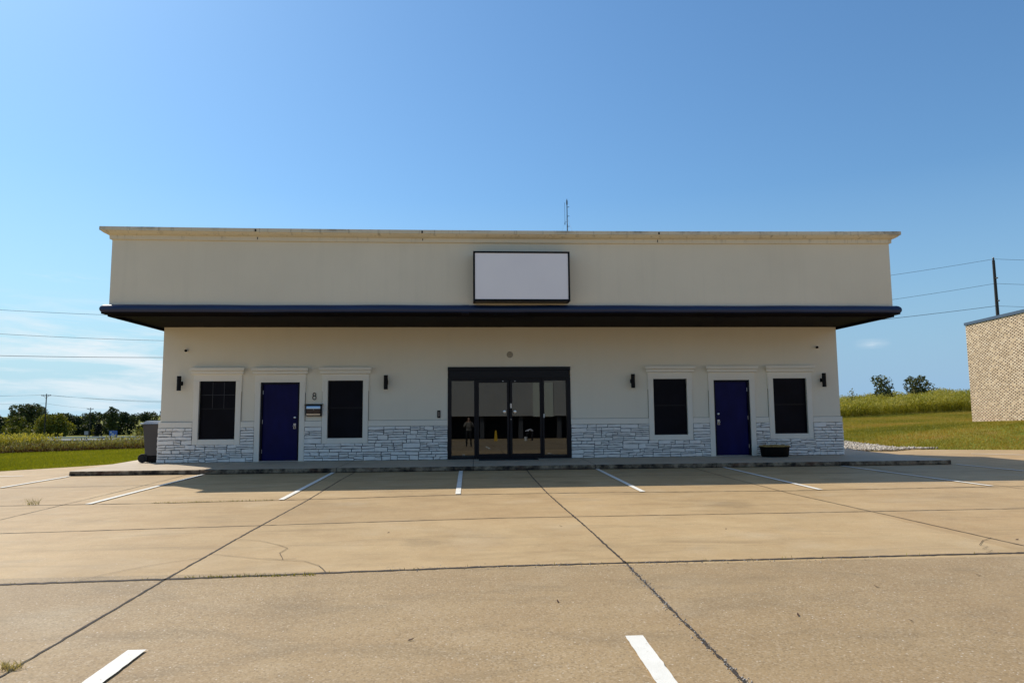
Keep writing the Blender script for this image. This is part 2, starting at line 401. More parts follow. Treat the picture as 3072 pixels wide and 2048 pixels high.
lot_poly = [(-45, -70), (-45, -36), (-12.31, -.8), (-10.92, .7), (-10.0, 2.24), (-9.6, 3.4), (-8.5, 3.6), (10.6, 3.6), (14.2, 2.95), (15.4, 3.75), (18.7, 2.8), (30, -1.9), (60, -15), (60, -70)]
mb = MB(); mb.face([(x, y, GZ) for x, y in lot_poly])
for i in range(len(lot_poly)):
    a, b = lot_poly[i], lot_poly[(i + 1) % len(lot_poly)]; mb.face([(*a, GZ), (*a, GZ - .15), (*b, GZ - .15), (*b, GZ)])
tag(mb.build('parking_lot', M['lot']), kind='structure')

# ---- joints, cracks, stripes on the slab
def ribbon(mb, pts, w, z, step=.12, wob=.006, wv=.35, seed=0):
    wob *= .55; w *= .85
    r_ = random.Random(seed); P = []
    for (a, b) in zip(pts[:-1], pts[1:]):
        a = Vector((*a, 0)); b = Vector((*b, 0)); n = max(1, int((b - a).length / step))
        for i in range(n): P.append(a.lerp(b, i / n))
    P.append(Vector((*pts[-1], 0))); L = len(P); rows = []
    for i, p in enumerate(P):
        d = (P[min(i + 1, L - 1)] - P[max(i - 1, 0)]).normalized(); nn = Vector((-d.y, d.x, 0))
        o_ = r_.uniform(-wob, wob); ww = w * .5
        rows.append((p + nn * (o_ + ww * (1 + r_.uniform(-wv, wv))), p + nn * (o_ - ww * (1 + r_.uniform(-wv, wv)))))
    for (a, b), (c, d) in zip(rows[:-1], rows[1:]):
        mb.face([(a.x, a.y, z), (c.x, c.y, z), (d.x, d.y, z), (b.x, b.y, z)])
mb = MB(); zj = GZ + .004
ribbon(mb, [(-2.72, -40), (-2.75, -15.6), (-2.81, -13.3), (-2.83, -11.), (-2.82, -7.9), (-2.9, -4.4), (-2.9, -2.56)], .024, zj, .07, .006, .5, 1)
ribbon(mb, [(1.33, -40), (1.35, -15), (1.37, -13.1), (1.34, -11), (1.29, -9), (1.26, -7.4), (1.27, -4.4), (1.3, -2.56)], .026, zj, .06, .007, .6, 2)
ribbon(mb, [(5.75, -40), (5.74, -13.2), (5.6, -10.7), (5.42, -8), (5.42, -5), (5.48, -2.56)], .022, zj, .07, .005, .4, 3)
ribbon(mb, [(-6.66, -40), (-6.67, -9.5), (-6.71, -6.9), (-6.8, -4), (-6.87, -2.56)], .016, zj, .07, .005, .5, 4)
ribbon(mb, [(9.9, -40), (9.75, -8.5), (9.7, -2.56)], .016, zj, .07, .005, .4, 5)
ribbon(mb, [(-14, -5.4), (-8.2, -5.1), (-3.4, -4.74), (-.4, -4.53), (1.27, -4.4), (5.4, -4.5), (14, -4.45), (24, -4.3)], .024, zj, .08, .006, .4, 6)
ribbon(mb, [(-14, -8.1), (-6.3, -7.98), (-4.9, -7.97), (-2.3, -7.73), (-.4, -7.46), (1.26, -7.43), (3., -7.48), (5.37, -7.62), (9.5, -7.48), (20, -7.4)], .038, zj, .08, .008, .5, 7)
ribbon(mb, [(-12, -10.8), (-5.9, -10.72), (-1.8, -10.36), (.36, -10.18), (5.55, -10.18), (14, -10.1)], .026, zj, .08, .006, .4, 8)
ribbon(mb, [(-12, -13.6), (-4.2, -13.42), (-2.5, -13.34), (-1.3, -13.24), (.2, -13.13), (1.9, -13.1), (5.4, -13.05), (12, -13.)], .058, zj, .05, .008, .4, 9)
tag(mb.build('slab_joints', M['tar']), kind='structure')
mb = MB()
for k, pts in enumerate([[(5.71, -12.26), (5.5, -12.41), (5.28, -12.64), (5.30, -12.74), (5.17, -12.83), (5.2, -12.93), (5.05, -13.03)],
      [(-2.8, -11.46), (-2.52, -11.57), (-2.23, -11.85), (-2.08, -12.05), (-2.1, -12.3), (-1.98, -12.63)],
      [(-2.83, -12.27), (-2.56, -12.41), (-2.15, -12.61), (-1.75, -12.73), (-1.56, -12.95), (-1.44, -13.22)],
      [(-2.83, -12.47), (-3.13, -12.72), (-3.29, -12.9), (-3.45, -13.13), (-3.57, -13.4)],
      [(-2.2, -12.55), (-1.98, -12.63), (-1.86, -12.6)]]):
    ribbon(mb, pts, (.008 if k == 0 else .007), GZ + .008, .07, .004, .3, 20 + k)
tag(mb.build('slab_cracks', M['tar']), kind='structure')
stripe_grp = 'white stripes between the parking bays'
def stripe(a, b, w, label, cat='parking stripe', seed=0):
    mb = MB(); ribbon(mb, [a, b], w, GZ + .012, .06, .003, .045, seed)
    o = mb.build('parking_stripe', M['paint']); tag(o, label, cat, stripe_grp, kind=None)
stripe((-9.5, -5.15), (-9.53, -2.70), .11, 'white parking stripe meeting the left end of the kerb', seed=1)
stripe((-6.3, -8.0), (-6.46, -2.66), .11, 'white parking stripe at kerb reaching out beyond the shadow corner, in front of left window', seed=2)
stripe((-3.27, -7.82), (-3.41, -2.62), .11, 'white parking stripe in front of the window beside the mailbox', seed=3)
stripe((-.32, -7.40), (-.32, -2.62), .11, 'white parking stripe just left of the glass entrance, seen almost end-on', seed=4)
stripe((2.97, -7.47), (3.05, -2.62), .11, 'white parking stripe running to the kerb just right of the glass entrance', seed=5)
stripe((6.18, -7.58), (6.27, -2.62), .11, 'white parking stripe in front of the right blue door', seed=6)
stripe((9.53, -7.42), (9.30, -2.66), .11, 'white parking stripe running out from the kerb near the black tub', seed=7)
stripe((12.72, -7.4), (12.34, -2.67), .11, 'white parking stripe starting at the right end of the kerb, wholly in shade', seed=8)
stripe((-2.175, -15.26), (-2.13, -20.6), .135, 'white stripe end in the near left foreground, chipped at its tip', seed=9)
stripe((.935, -15.26), (.87, -20.6), .135, 'white stripe end in the near right foreground with ragged tip', seed=10)
stripe((-12.9, -2.75), (-10.75, -2.40), .11, 'thin white stripe far left beyond the kerb end, by the lawn', seed=11)
stripe((15.6, 1.15), (19.5, -1.6), .11, 'white stripe far right in front of the hill lawn, lying in sun', seed=12)

# ---- raised walk and curb
mb = MB()
walk = [(-9.634, -2.50), (-9.60, -2.545), (12.1, -2.545), (12.30, -2.50), (12.36, -2.38), (12.36, 3.2), (10.7, 3.2), (-8.5, 3.2), (-9.9, 2.2), (-9.7, -1.2)]
mb.face([(x, y + (.03 if y < -2.4 else 0), 0) for x, y in walk])
tag(mb.build('sidewalk', M['walk']), kind='structure')
mb = MB()
edge = [(-9.9, 2.2), (-9.7, -1.2), (-9.634, -2.50), (-9.60, -2.545), (12.1, -2.545), (12.30, -2.50), (12.36, -2.38), (12.36, 3.2)]
pts = [edge[0]]
for a, b in zip(edge[:-1], edge[1:]):
    n = max(1, int(math.dist(a, b) / .3))
    for i in range(1, n + 1): pts.append((a[0] + (b[0] - a[0]) * i / n, a[1] + (b[1] - a[1]) * i / n))
prof = [(.03, 0.), (.010, -.002), (0, -.010), (-.004, -.06), (-.006, -.125)]
rows = []
for i, p in enumerate(pts):
    a = pts[max(i - 1, 0)]; b = pts[min(i + 1, len(pts) - 1)]; d = Vector((b[0] - a[0], b[1] - a[1])).normalized(); inn = Vector((-d.y, d.x))
    j = rnd.uniform(-.004, .004)
    rows.append([(p[0] + inn.x * (o_ + j * (h < -.01)), p[1] + inn.y * (o_ + j * (h < -.01)), h) for o_, h in prof])
for r0, r1 in zip(rows[:-1], rows[1:]):
    for k in range(len(prof) - 1): mb.face([r0[k], r0[k + 1], r1[k + 1], r1[k]])
tag(mb.build('kerb', M['curbface']), kind='structure')
mb = MB(); ribbon(mb, [(-9.64, -2.57), (12.2, -2.57)], .07, GZ + .016, .12, .012, .5, 31); tag(mb.build('kerb_foot_shade', M['tar']), kind='structure')  # dark ribbon painting in the shadow line along the kerb foot
mb = MB()
for x in (-6.6, -3.35, -.02, .12 + 2.9, 6.1, 9.3): 
    ribbon(mb, [(x, -2.5), (x + .02, -.05)], .014, .004, .1, .004, .3, int(x * 10))
    mb.box(x - .006, x + .006, -2.556, -2.50, GZ, .003)
tag(mb.build('sidewalk_joints', M['tar']), kind='structure')

# ------------------------------------------------------------------ the building
WL, WR = -8.654, 10.80; ZS = 3.758; OV = -2.634; PL, PR = -8.849, 10.918; YB = 3.6
bld = empty('office_building', (0, 0, 0), 0, 'long single-storey cream stucco office with dark canopy and white stone base', 'building')
wins = [(-7.62, -6.625), (-4.09, -3.11), (5.22, 6.21), (8.79, 9.796)]; ZWB, ZWT = .628, 2.242
doors = [(-5.945, -4.868), (7.008, 8.077)]; ZD = 2.2
EN = (-.725, 2.80); ZE = 2.608
openings = [(a, b, ZWB, ZWT) for a, b in wins] + [(a, b, 0, ZD) for a, b in doors] + [(EN[0], EN[1], 0, ZE)]
mb = MB(); xs = sorted({WL, WR} | {v for o in openings for v in o[:2]}); zs = sorted({0, ZS + .1} | {v for o in openings for v in o[2:]})
for x0, x1 in zip(xs[:-1], xs[1:]):
    for z0, z1 in zip(zs[:-1], zs[1:]):
        cx_, cz_ = (x0 + x1) / 2, (z0 + z1) / 2
        if any(a < cx_ < b and c < cz_ < d for a, b, c, d in openings): continue
        mb.face([(x0, 0, z0), (x1, 0, z0), (x1, 0, z1), (x0, 0, z1)])
for a, b, c, d in openings:
    for A, B in (((a, c), (a, d)), ((a, d), (b, d)), ((b, d), (b, c)), ((b, c), (a, c))):
        mb.face([(A[0], 0, A[1]), (B[0], 0, B[1]), (B[0], .22, B[1]), (A[0], .22, A[1])])
D2 = 14.
mb.face([(WL, 0, 0), (WL, D2, -.1), (WL, D2, 3.3), (WL, YB, 3.3), (WL, YB, ZS + .1), (WL, 0, ZS + .1)])
mb.face([(WR, 0, 0), (WR, D2, -.1), (WR, D2, 3.3), (WR, YB, 3.3), (WR, YB, ZS + .1), (WR, 0, ZS + .1)])
mb.face([(WL, D2, -.1), (WR, D2, -.1), (WR, D2, 3.3), (WL, D2, 3.3)])
mb.build('wall', M['stucco'], bld)
mb = MB(); mb.face([(WL, YB, 3.3), (WR, YB, 3.3), (WR, D2, 3.3), (WL, D2, 3.3)])
mb.face([(PL + .1, OV + .1, 5.5), (PR - .1, OV + .1, 5.5), (PR - .1, YB - .1, 5.5), (PL + .1, YB - .1, 5.5)]); mb.build('roof', M['roof'], bld)
# upper block
mb = MB(); Z0, Z1 = 3.80, 5.90
for a, b in (((PL, OV), (PR, OV)), ((PR, OV), (PR, YB)), ((PR, YB), (PL, YB)), ((PL, YB), (PL, OV))):
    mb.face([(*a, Z0), (*b, Z0), (*b, Z1), (*a, Z1)])
mb.face([(PL, YB, Z0), (PR, YB, Z0), (PR, .02, Z0), (PL, .02, Z0)])
mb.build('parapet', M['parapet'], bld)
# cornice, mitred round three sides, with the slight sag the photo shows
prof = [(0, 5.602), (.045, 5.612), (.05, 5.70), (.06, 5.712), (.10, 5.722), (.145, 5.745), (.178, 5.772), (.19, 5.79), (.215, 5.795), (.215, 5.872), (.205, 5.886), (-.12, 5.896)]
def sag(x): t_ = (x - PL) / (PR - PL); return -.045 * 4 * t_ * (1 - t_) + .04 * t_ 
mb = MB(); N = 30
for (o0, h0), (o1, h1) in zip(prof[:-1], prof[1:]):
    for i in range(N):
        ta, tb = i / N, (i + 1) / N
        def pt(t_, o_, h): x = PL - o_ + (PR - PL + 2 * o_) * t_; return (x, OV - o_, h + sag(x))
        mb.face([pt(ta, o0, h0), pt(tb, o0, h0), pt(tb, o1, h1), pt(ta, o1, h1)])
    for xx, sg in ((PL, -1), (PR, 1)):
        s_ = sag(xx)
        mb.face([(xx + sg * o0, OV - o0, h0 + s_), (xx + sg * o0, YB, h0 + s_), (xx + sg * o1, YB, h1 + s_), (xx + sg * o1, OV - o1, h1 + s_)])
mb.build('cornice', M['cornice'], bld)
mb = MB()
for x in (-5.35, -1.28, 4.72):   # dark weep spots where the foam joints opened
    for bxx in ((x - .02, x + .02, OV - .2185, OV - .21, 5.80 + sag(x), 5.86 + sag(x)), (x - .008, x + .012, OV - .0525, OV - .04, 5.625, 5.69)):
        mb = MB(); mb.box(*bxx); mb.build('cornice_joint', M['seal'], bld)
# canopy: soffit slab, drip edge and half-round navy nosing on three sides
CO = .11
mb = MB(); mb.box(PL - .12, PR + .12, OV - .12, -.0, ZS, ZS + .04); mb.box(PL - .12, WL, 0.0, YB, ZS, ZS + .04); mb.box(WR, PR + .12, 0.0, YB, ZS, ZS + .04)
mb.build('soffit', M['soffit'], bld)
def nosing(r0, z0, r, n=9):
    prof = []
    for k in range(n + 1):
        a = -math.pi / 2 + math.pi * k / n; prof.append((r0 + r * math.cos(a) * 1.05, z0 + r * math.sin(a)))
    return [(r0 - .05, z0 - r)] + prof + [(r0 - .16, z0 + r + .01)]
prof = nosing(.03, 3.875, .115)
def skirt(prof, mb):
    for (o0, h0), (o1, h1) in zip(prof[:-1], prof[1:]):
        segs = np.linspace(0, 1, 41)
        for ta, tb in zip(segs[:-1], segs[1:]):
            f = lambda t_, o_, h: (PL - o_ + (PR - PL + 2 * o_) * t_, OV - o_, h + .004 * math.sin(t_ * 23) + .003 * math.sin(t_ * 61))
            mb.face([f(ta, o0, h0), f(tb, o0, h0), f(tb, o1, h1), f(ta, o1, h1)])
        for xx, sg in ((PL, -1), (PR, 1)):
            mb.face([(xx + sg * o0, OV - o0, h0), (xx + sg * o0, YB, h0), (xx + sg * o1, YB, h1), (xx + sg * o1, OV - o1, h1)])
mb = MB(); skirt(prof, mb); o = mb.build('canopy_nosing', M['navy'], bld, smooth=True)
mb = MB(); skirt([(-.08, 3.70), (.015, 3.70), (.015, 3.763), (-.08, 3.763)], mb); mb.build('drip_edge', M['soffit'], bld)
mb = MB(); mb.box(-.42, -.06, OV - .156, OV - .08, 3.758, 3.97); 
# nosing joint sleeve left of the sign
mb = MB(); pf = nosing(.036, 3.875, .119)
for (o0, h0), (o1, h1) in zip(pf[:-1], pf[1:]): mb.face([(-.30, OV - o0, h0), (-.12, OV - o0, h0), (-.12, OV - o1, h1), (-.30, OV - o1, h1)])
mb.build('nosing_sleeve', M['navy'], bld, smooth=True)

# belt course and surrounds
def excl(z0, z1):
    ex = []
    for a, b in wins:
        if z1 > .50: ex.append((a - .155, b + .155))
    for a, b in doors: ex.append((a - .15, b + .15))
    ex.append(EN); return sorted(ex)
def spans(z0, z1, x0, x1):
    out = []; c = x0
    for a, b in excl(z0, z1):
        if a > c: out.append((c, a))
        c = max(c, b)
    if c < x1: out.append((c, x1))
    return out
for a, b in spans(.95, 1.11, WL, WR):
    mb = MB()
    if a == WL: a = WL - .035
    if b == WR: b = WR + .035
    mb.cbox(a, b, -.045, .01, .95, 1.112, .012); mb.build('belt_course', M['trim'], bld)
for a, b in ((WL - .035, WL - .001), (WR + .001, WR + .035)): mb = MB(); mb.box(a, b, .012, D2, .95, 1.112); mb.build('belt_course', M['trim'], bld)
def head_moulding(mb, x0, x1, zt):
    # frieze with scribed lower edge, then the stepped head
    h = [(-.035, zt), (-.035, zt + .178), (-.095, zt + .192), (-.11, zt + .205), (-.11, zt + .262), (-.085, zt + .268), (-.085, zt + .276), (-.14, zt + .286), (-.145, zt + .29), (-.145, zt + .366), (-.138, zt + .372), (0.0, zt + .377), (0.0, zt)]
    n = len(h)
    def ox(y): return max(0, -y - .035) * .75
    mb.add([(x0 - ox(y), y, z) for y, z in h] + [(x1 + ox(y), y, z) for y, z in h], [tuple(range(n))[::-1], tuple(range(n, 2 * n))] + [(i, (i + 1) % n, n + (i + 1) % n, n + i) for i in range(n - 1)])
for a, b in wins:
    w = empty('window', (0, 0, 0)); w.parent = bld
    mb = MB(); t_ = .15
    mb.cbox(a - t_, a, -.048, .01, .48, ZWT, .008); mb.cbox(b, b + t_, -.048, .01, .48, ZWT, .008); mb.cbox(a, b, -.048, .01, .48, ZWB, .008)
    mb.box(a - t_ - .012, a - t_ + .002, -.042, .0, ZWT - .30, ZWT); mb.box(b + t_ - .002, b + t_ + .012, -.042, .0, ZWT - .30, ZWT)
    head_moulding(mb, a - t_ - .012, b + t_ + .012, ZWT); mb.build('surround', M['trim'], w)
    mb = MB(); f = .028
    mb.box(a, a + f, .03, .10, ZWB, ZWT); mb.box(b - f, b, .03, .10, ZWB, ZWT); mb.box(a + f, b - f, .03, .10, ZWB, ZWB + f); mb.box(a + f, b - f, .03, .10, ZWT - f, ZWT)
    zm = ZWB + (ZWT - ZWB) * .525
    mb.box(a + f, b - f, .036, .08, zm - .016, zm + .016); mb.build('window_frame', M['blackgloss'], w)
    mb = MB(); mb.face([(a + f, .06, ZWB + f), (b - f, .06, ZWB + f), (b - f, .06, zm - .016), (a + f, .06, zm - .016)])
    mb.face([(a + f, .055, zm + .016), (b - f, .055, zm + .016), (b - f, .055, ZWT - f), (a + f, .055, ZWT - f)]); mb.build('pane', M['screen'], w)
    if a < -7:
        M['muntin'] = mat('muntin', (.02, .021, .03), .4)
        mb = MB()
        for k in (1, 2): x = a + f + (b - a - 2 * f) * k / 3; mb.box(x - .007, x + .007, .045, .056, zm + .016, ZWT - f)
        z = (zm + ZWT) / 2; mb.box(a + f, b - f, .047, .056, z - .007, z + .007); mb.build('muntin', M['muntin'], w)
    w['label'] = {-7.62: 'dark window with faint grid in its upper sash, left end', -4.09: 'dark screened window beside the mailbox', 5.22: 'dark screened window just left of the right blue door', 8.79: 'dark screened window behind the black tub'}[a]
for i, (a, b) in enumerate(doors):
    d = empty('door', (0, 0, 0)); d.parent = bld
    t_ = .15; mb = MB(); mb.cbox(a - t_, a, -.048, .01, 0, ZD, .008); mb.cbox(b, b + t_, -.048, .01, 0, ZD, .008)
    mb.box(a - t_ - .012, a - t_ + .002, -.042, .0, ZD - .30, ZD); mb.box(b + t_ - .002, b + t_ + .012, -.042, .0, ZD - .30, ZD)
    head_moulding(mb, a - t_ - .012, b + t_ + .012, ZD + .035); mb.box(a - t_ - .012, b + t_ + .012, -.035, 0, ZD, ZD + .035); mb.build('surround', M['trim'], d)
    mb = MB(); f = .05
    mb.box(a, a + f, -.01, .14, 0, ZD); mb.box(b - f, b, -.01, .14, 0, ZD); mb.box(a + f, b - f, -.01, .14, ZD - f, ZD)
    mb.box(a + f, a + f + .015, .07, .14, 0, ZD - f); mb.box(b - f - .015, b - f, .07, .14, 0, ZD - f); mb.build('door_frame', M['doorframe'], d)
    mb = MB(); mb.box(a + f + .004, b - f - .004, .045, .069, .03, ZD - f - .004); bevel(mb.build('door_leaf', M['door'], d), .003)
    mb = MB(); mb.box(a + .0, b - .0, -.04, .16, .0, .022); mb.build('threshold', M['nickel'], d)
    sgn = 1 if i == 0 else -1; hx = (b - f - .085) if i == 0 else (a + f + .085); hg = (a + f) if i == 0 else (b - f)
    mb = MB(); mb.lathe([(.033, .045), (.033, .025), (.026, .018), (.010, .016)], (hx, 0, 1.215), 'y', 20); mb.build('deadbolt', M['chrome'], d, True)
    mb = MB(); mb.box(hx - .035, hx + .035, .03, .045, .90, 1.05); mb.lathe([(.018, .03), (.018, -.03)], (hx, 0, .985), 'y', 14)
    mb.tube([(hx, -.03, .985), (hx - sgn * .012, -.036, .985), (hx - sgn * .035, -.034, .982)], .013, 8); bevel(mb.build('handle', M['nickel'], d, True), .003)
    mb = MB(); mb.lathe([(.020, .029), (.02, .012)], (hx, 0, .935), 'y', 14); mb.build('lock_cylinder', M['black'], d, True)
    for z in (.28, 1.1, 1.92):
        mb = MB(); mb.tube([(hg, .035, z - .055), (hg, .035, z + .055)], .011, 8); mb.build('hinge', M['nickel'], d, True)
    d['label'] = 'navy blue door left of the mailbox' if i == 0 else 'navy blue door left of the black tub'
# glazed entrance
en = empty('entrance', (0, 0, 0)); en.parent = bld; en['label'] = 'black framed double glass doors with sidelights'
ex = lambda p: EN[0] + (p - 717) / 1083. * (EN[1] - EN[0])
ez = lambda p: ZE * (1 - (p - 441) / 799.)
F0, F1 = -.02, .12
mb = MB()
mb.box(EN[0], EN[1], F0 - .02, F1, ez(470), ZE); mb.box(EN[0], EN[1], F0 - .04, F0 - .02, ZE - .035, ZE)
mb.box(EN[0] + .04, EN[1] - .04, F0 - .03, F1, ez(540), ez(470) - .012)
mb.build('header', M['blackgloss'], en)
mb = MB()
mb.box(EN[0], ex(750), F0, F1, 0, ez(540)); mb.box(ex(1765), EN[1], F0, F1, 0, ez(540))
mb.box(ex(948), ex(966), F0, F1, 0, ez(540)); mb.box(ex(1548), ex(1565), F0, F1, 0, ez(540))
mb.box(ex(750), ex(948), F0 + .01, F1, ez(560), ez(540)); mb.box(ex(1565), ex(1765), F0 + .01, F1, ez(560), ez(540))
mb.box(ex(750), ex(948), F0 + .01, F1, 0, ez(1224)); mb.box(ex(1565), ex(1765), F0 + .01, F1, 0, ez(1216))
mb.box(ex(966), ex(1548), F0 + .01, F1, ez(552), ez(540)); mb.box(ex(966), ex(1548), F0 + .01, F1, 0, .02)
mb.build('entrance_frame', M['blackgloss'], en)
TL = math.tan(R(.83))
def pane(mb, x0, x1, z0, z1, y=.05): mb.face([(x0, y, z0), (x1, y, z0), (x1, y + (z1 - z0) * TL, z1), (x0, y + (z1 - z0) * TL, z1)])
mb = MB(); pane(mb, ex(750), ex(948), ez(1224), ez(560)); mb.build('sidelight', M['glass'], en)
mb = MB(); pane(mb, ex(1565), ex(1765), ez(1216), ez(560)); mb.build('sidelight', M['glass'], en)
for x0, x1, g0, g1, hx in ((ex(968), ex(1256), ex(990), ex(1237), ex(1214)), (ex(1262), ex(1546), ex(1283), ex(1528), ex(1305))):
    zt, zb = ez(554), .025
    mb = MB(); mb.box(x0, g0, .01, .07, zb, zt); mb.box(g1, x1, .01, .07, zb, zt); mb.box(g0, g1, .01, .07, zb, ez(1197)); mb.box(g0, g1, .01, .07, ez(578), zt)
    dl = mb.build('glass_door', M['blackgloss'], en)
    mb = MB(); pane(mb, g0, g1, ez(1197), ez(578), .04); dl2 = mb.build('door_glass', M['glass'], en)
    mb = MB(); mb.lathe([(.048, -.0), (.048, -.02), (.04, -.032), (.012, -.036)], (hx, .0, ez(834)), 'y', 22); mb.build('pull_knob', M['chrome'], en, True)
    mb = MB(); mb.lathe([(.012, .01), (.012, -.0)], (hx + (-.04 if x0 < 1 else .01), 0, ez(566)), 'y', 10); mb.build('door_stud', M['chrome'], en)
mb = MB(); mb.box(ex(1264), ex(1279), -.012, .01, ez(802), ez(762)); mb.build('lock_plate', M['nickel'], en)
mb = MB(); mb.lathe([(.013, .01), (.013, -.01)], (ex(1271), 0, ez(900)), 'y', 12); mb.build('lock_cylinder', M['nickel'], en)
mb = MB(); mb.box(ex(1556), ex(1565), -.04, F0, ez(888), ez(855)); mb.build('alarm_contact', M['whiteplastic'], en)
# inside of the lobby seen through the tinted glass
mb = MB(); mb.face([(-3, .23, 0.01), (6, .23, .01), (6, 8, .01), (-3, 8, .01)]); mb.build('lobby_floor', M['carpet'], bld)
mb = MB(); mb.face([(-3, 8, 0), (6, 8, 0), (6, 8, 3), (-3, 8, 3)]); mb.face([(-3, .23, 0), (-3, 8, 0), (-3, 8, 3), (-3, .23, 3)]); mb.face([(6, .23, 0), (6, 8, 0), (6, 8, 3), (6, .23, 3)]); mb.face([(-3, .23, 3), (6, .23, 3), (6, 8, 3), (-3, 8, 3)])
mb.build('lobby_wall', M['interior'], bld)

# seams where trim meets stucco, their shadow gap painted as thin dark strips
M['seam_shade'] = mat('seam_shadow_gap', (.20, .17, .12), .9)
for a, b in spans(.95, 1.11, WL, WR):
    mb = MB(); mb.box(a, b, -.006, -.0012, 1.112, 1.121); mb.build('seam_shade_line', M['seam_shade'], bld)
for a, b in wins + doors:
    for x in (a - .158, b + .158): mb = MB(); mb.box(x - .0045, x + .0045, -.006, -.0012, 1.121, 1.95); mb.build('seam_shade_line', M['seam_shade'], bld)
# stacked-stone base: recursive split into ledgestones
sr = random.Random(5)
def split(x0, x1, z0, z1, out):
    w, h = x1 - x0, z1 - z0
    if h > .15 and not (w > 1.1 and sr.random() < .75):
        k = sr.uniform(.34, .66); split(x0, x1, z0, z0 + h * k, out); split(x0, x1, z0 + h * k, z1, out); return
    if w > .52 or (w > .36 and sr.random() < .30) or (h > .15):
        k = sr.uniform(.28, .72); split(x0, x0 + w * k, z0, z1, out); split(x0 + w * k, x1, z0, z1, out); return
    if h > .105 and sr.random() < .75:
        k = sr.uniform(.35, .65); split(x0, x1, z0, z0 + h * k, out); split(x0, x1, z0 + h * k, z1, out); return
    out.append((x0, x1, z0, z1))
stones = []
for z0, z1 in ((.003, .482), (.482, .948)):
    for a, b in spans(z0, z1 - .001, WL - .04, WR + .04):
        c = a
        while c < b - .01:
            n = min(b, c + sr.uniform(.9, 1.7)); n = b if b - n < .4 else n
            m_ = z0 + (z1 - z0) * sr.uniform(.4, .6)
            split(c, n, z0, m_, stones); c = n
        c = a
        while c < b - .01:
            n = min(b, c + sr.uniform(.9, 1.7)); n = b if b - n < .4 else n
            split(c, n, z0 + (z1 - z0) * .5, z1, stones) if False else None
            c = n
# second pass: fill the strip each block left above its break line
stones = []
def fill(a, b, z0, z1):
    c = a
    while c < b - .01:
        n = min(b, c + sr.uniform(.7, 1.5)); n = b if b - n < .35 else n
        split(c, n, z0, z1, stones); c = n
for z0, z1 in ((.003, .482), (.482, .948)):
    zmid = (z0 + z1) / 2
    for a, b in spans(z0, z1 - .001, WL - .04, WR + .04):
        fill(a, b, z0, zmid - .002); fill(a, b, zmid - .002, z1)
mb = MB()
for x0, x1, z0, z1 in stones:
    g_ = .0045; yb = -.012; y = -.048 - sr.uniform(0, .024)
    n = max(2, int((x1 - x0) / .08)); ins = .006
    top = []; bot = []; tb = []; bb = []
    wz = [sr.uniform(-.012, .004) for _ in range(n + 1)]; wz2 = [sr.uniform(-.004, .010) for _ in range(n + 1)]
    sl = sr.uniform(-.012, .012)
    for i in range(n + 1):
        u = i / n; x = x0 + g_ + (x1 - x0 - 2 * g_) * u; xi = x0 + g_ + ins + (x1 - x0 - 2 * g_ - 2 * ins) * u; sk = sl * (.5 if i in (0, n) else 0); x += sk; xi += sk
        zt = z1 - g_ + wz[i] * .5 + sl * (u - .5); zb_ = z0 + g_ + wz2[i] * .5 + sl * (u - .5)
        top.append((xi, y + sr.uniform(-.010, .008), zt - ins)); bot.append((xi, y + sr.uniform(-.008, .010), zb_ + ins * .8)); tb.append((x, yb, zt)); bb.append((x, yb, zb_))
    N_ = n + 1; vs = tb + top + bot + bb; fs = []
    for r_ in range(3):
        for i in range(n): fs.append((r_ * N_ + i, r_ * N_ + i + 1, (r_ + 1) * N_ + i + 1, (r_ + 1) * N_ + i))
    fs.append((0, N_, 2 * N_, 3 * N_)); fs.append((n, 3 * N_ + n, 2 * N_ + n, N_ + n)); mb.add(vs, fs)
# returns on the two end walls
for xx, sg in ((WL, -1), (WR, 1)):
    z = .003
    while z < .93:
        h = min(sr.uniform(.055, .1), .948 - z); y = -.02
        while y < D2:
            l = sr.uniform(.2, .5) if y < 2 else 1.2; d_ = .03 + sr.uniform(0, .03)
            mb.box(min(xx, xx + sg * d_), max(xx, xx + sg * d_), y, min(y + l - .01, D2), z + .004, z + h - .004); y += l
        z += h
mb.build('stone_veneer', M['stone'], bld)
for z0, z1 in ((0, .4818), (.482, .95)):
    for a, b in spans(z0, z1 - .001, WL - .02, WR + .02): mb = MB(); mb.box(a, b, -.026, -.002, z0, z1); mb.build('stone_joint', M['grout'], bld)

# ------------------------------------------------------------------ things on and by the building
sg = empty('sign_board', (1.185, OV, 4.04), 0, 'blank white illuminated sign box in black frame above the entrance', 'sign')
mb = MB(); x0, x1, z0, z1, y0 = -1.195, 1.195, 0, 1.235, -.42; f = .042
mb.box(x0, x1, y0 + .02, -.0, 0.0, z1); mb.build('cabinet', M['signbottom'], sg)
mb = MB(); mb.box(x0 - .004, x0 + f, y0 - .012, -.02, -.004, z1 + .004); mb.box(x1 - f, x1 + .004, y0 - .012, -.02, -.004, z1 + .004); mb.box(x0 + f, x1 - f, y0 - .012, y0 + .03, -.004, f); mb.box(x0 + f, x1 - f, y0 - .012, -.02, z1 - f, z1 + .004); bevel(mb.build('frame', M['black'], sg), .004)
mb = MB(); mb.box(x0 + f, x1 - f, y0, y0 + .018, f, z1 - f); mb.build('panel', M['acrylic'], sg)

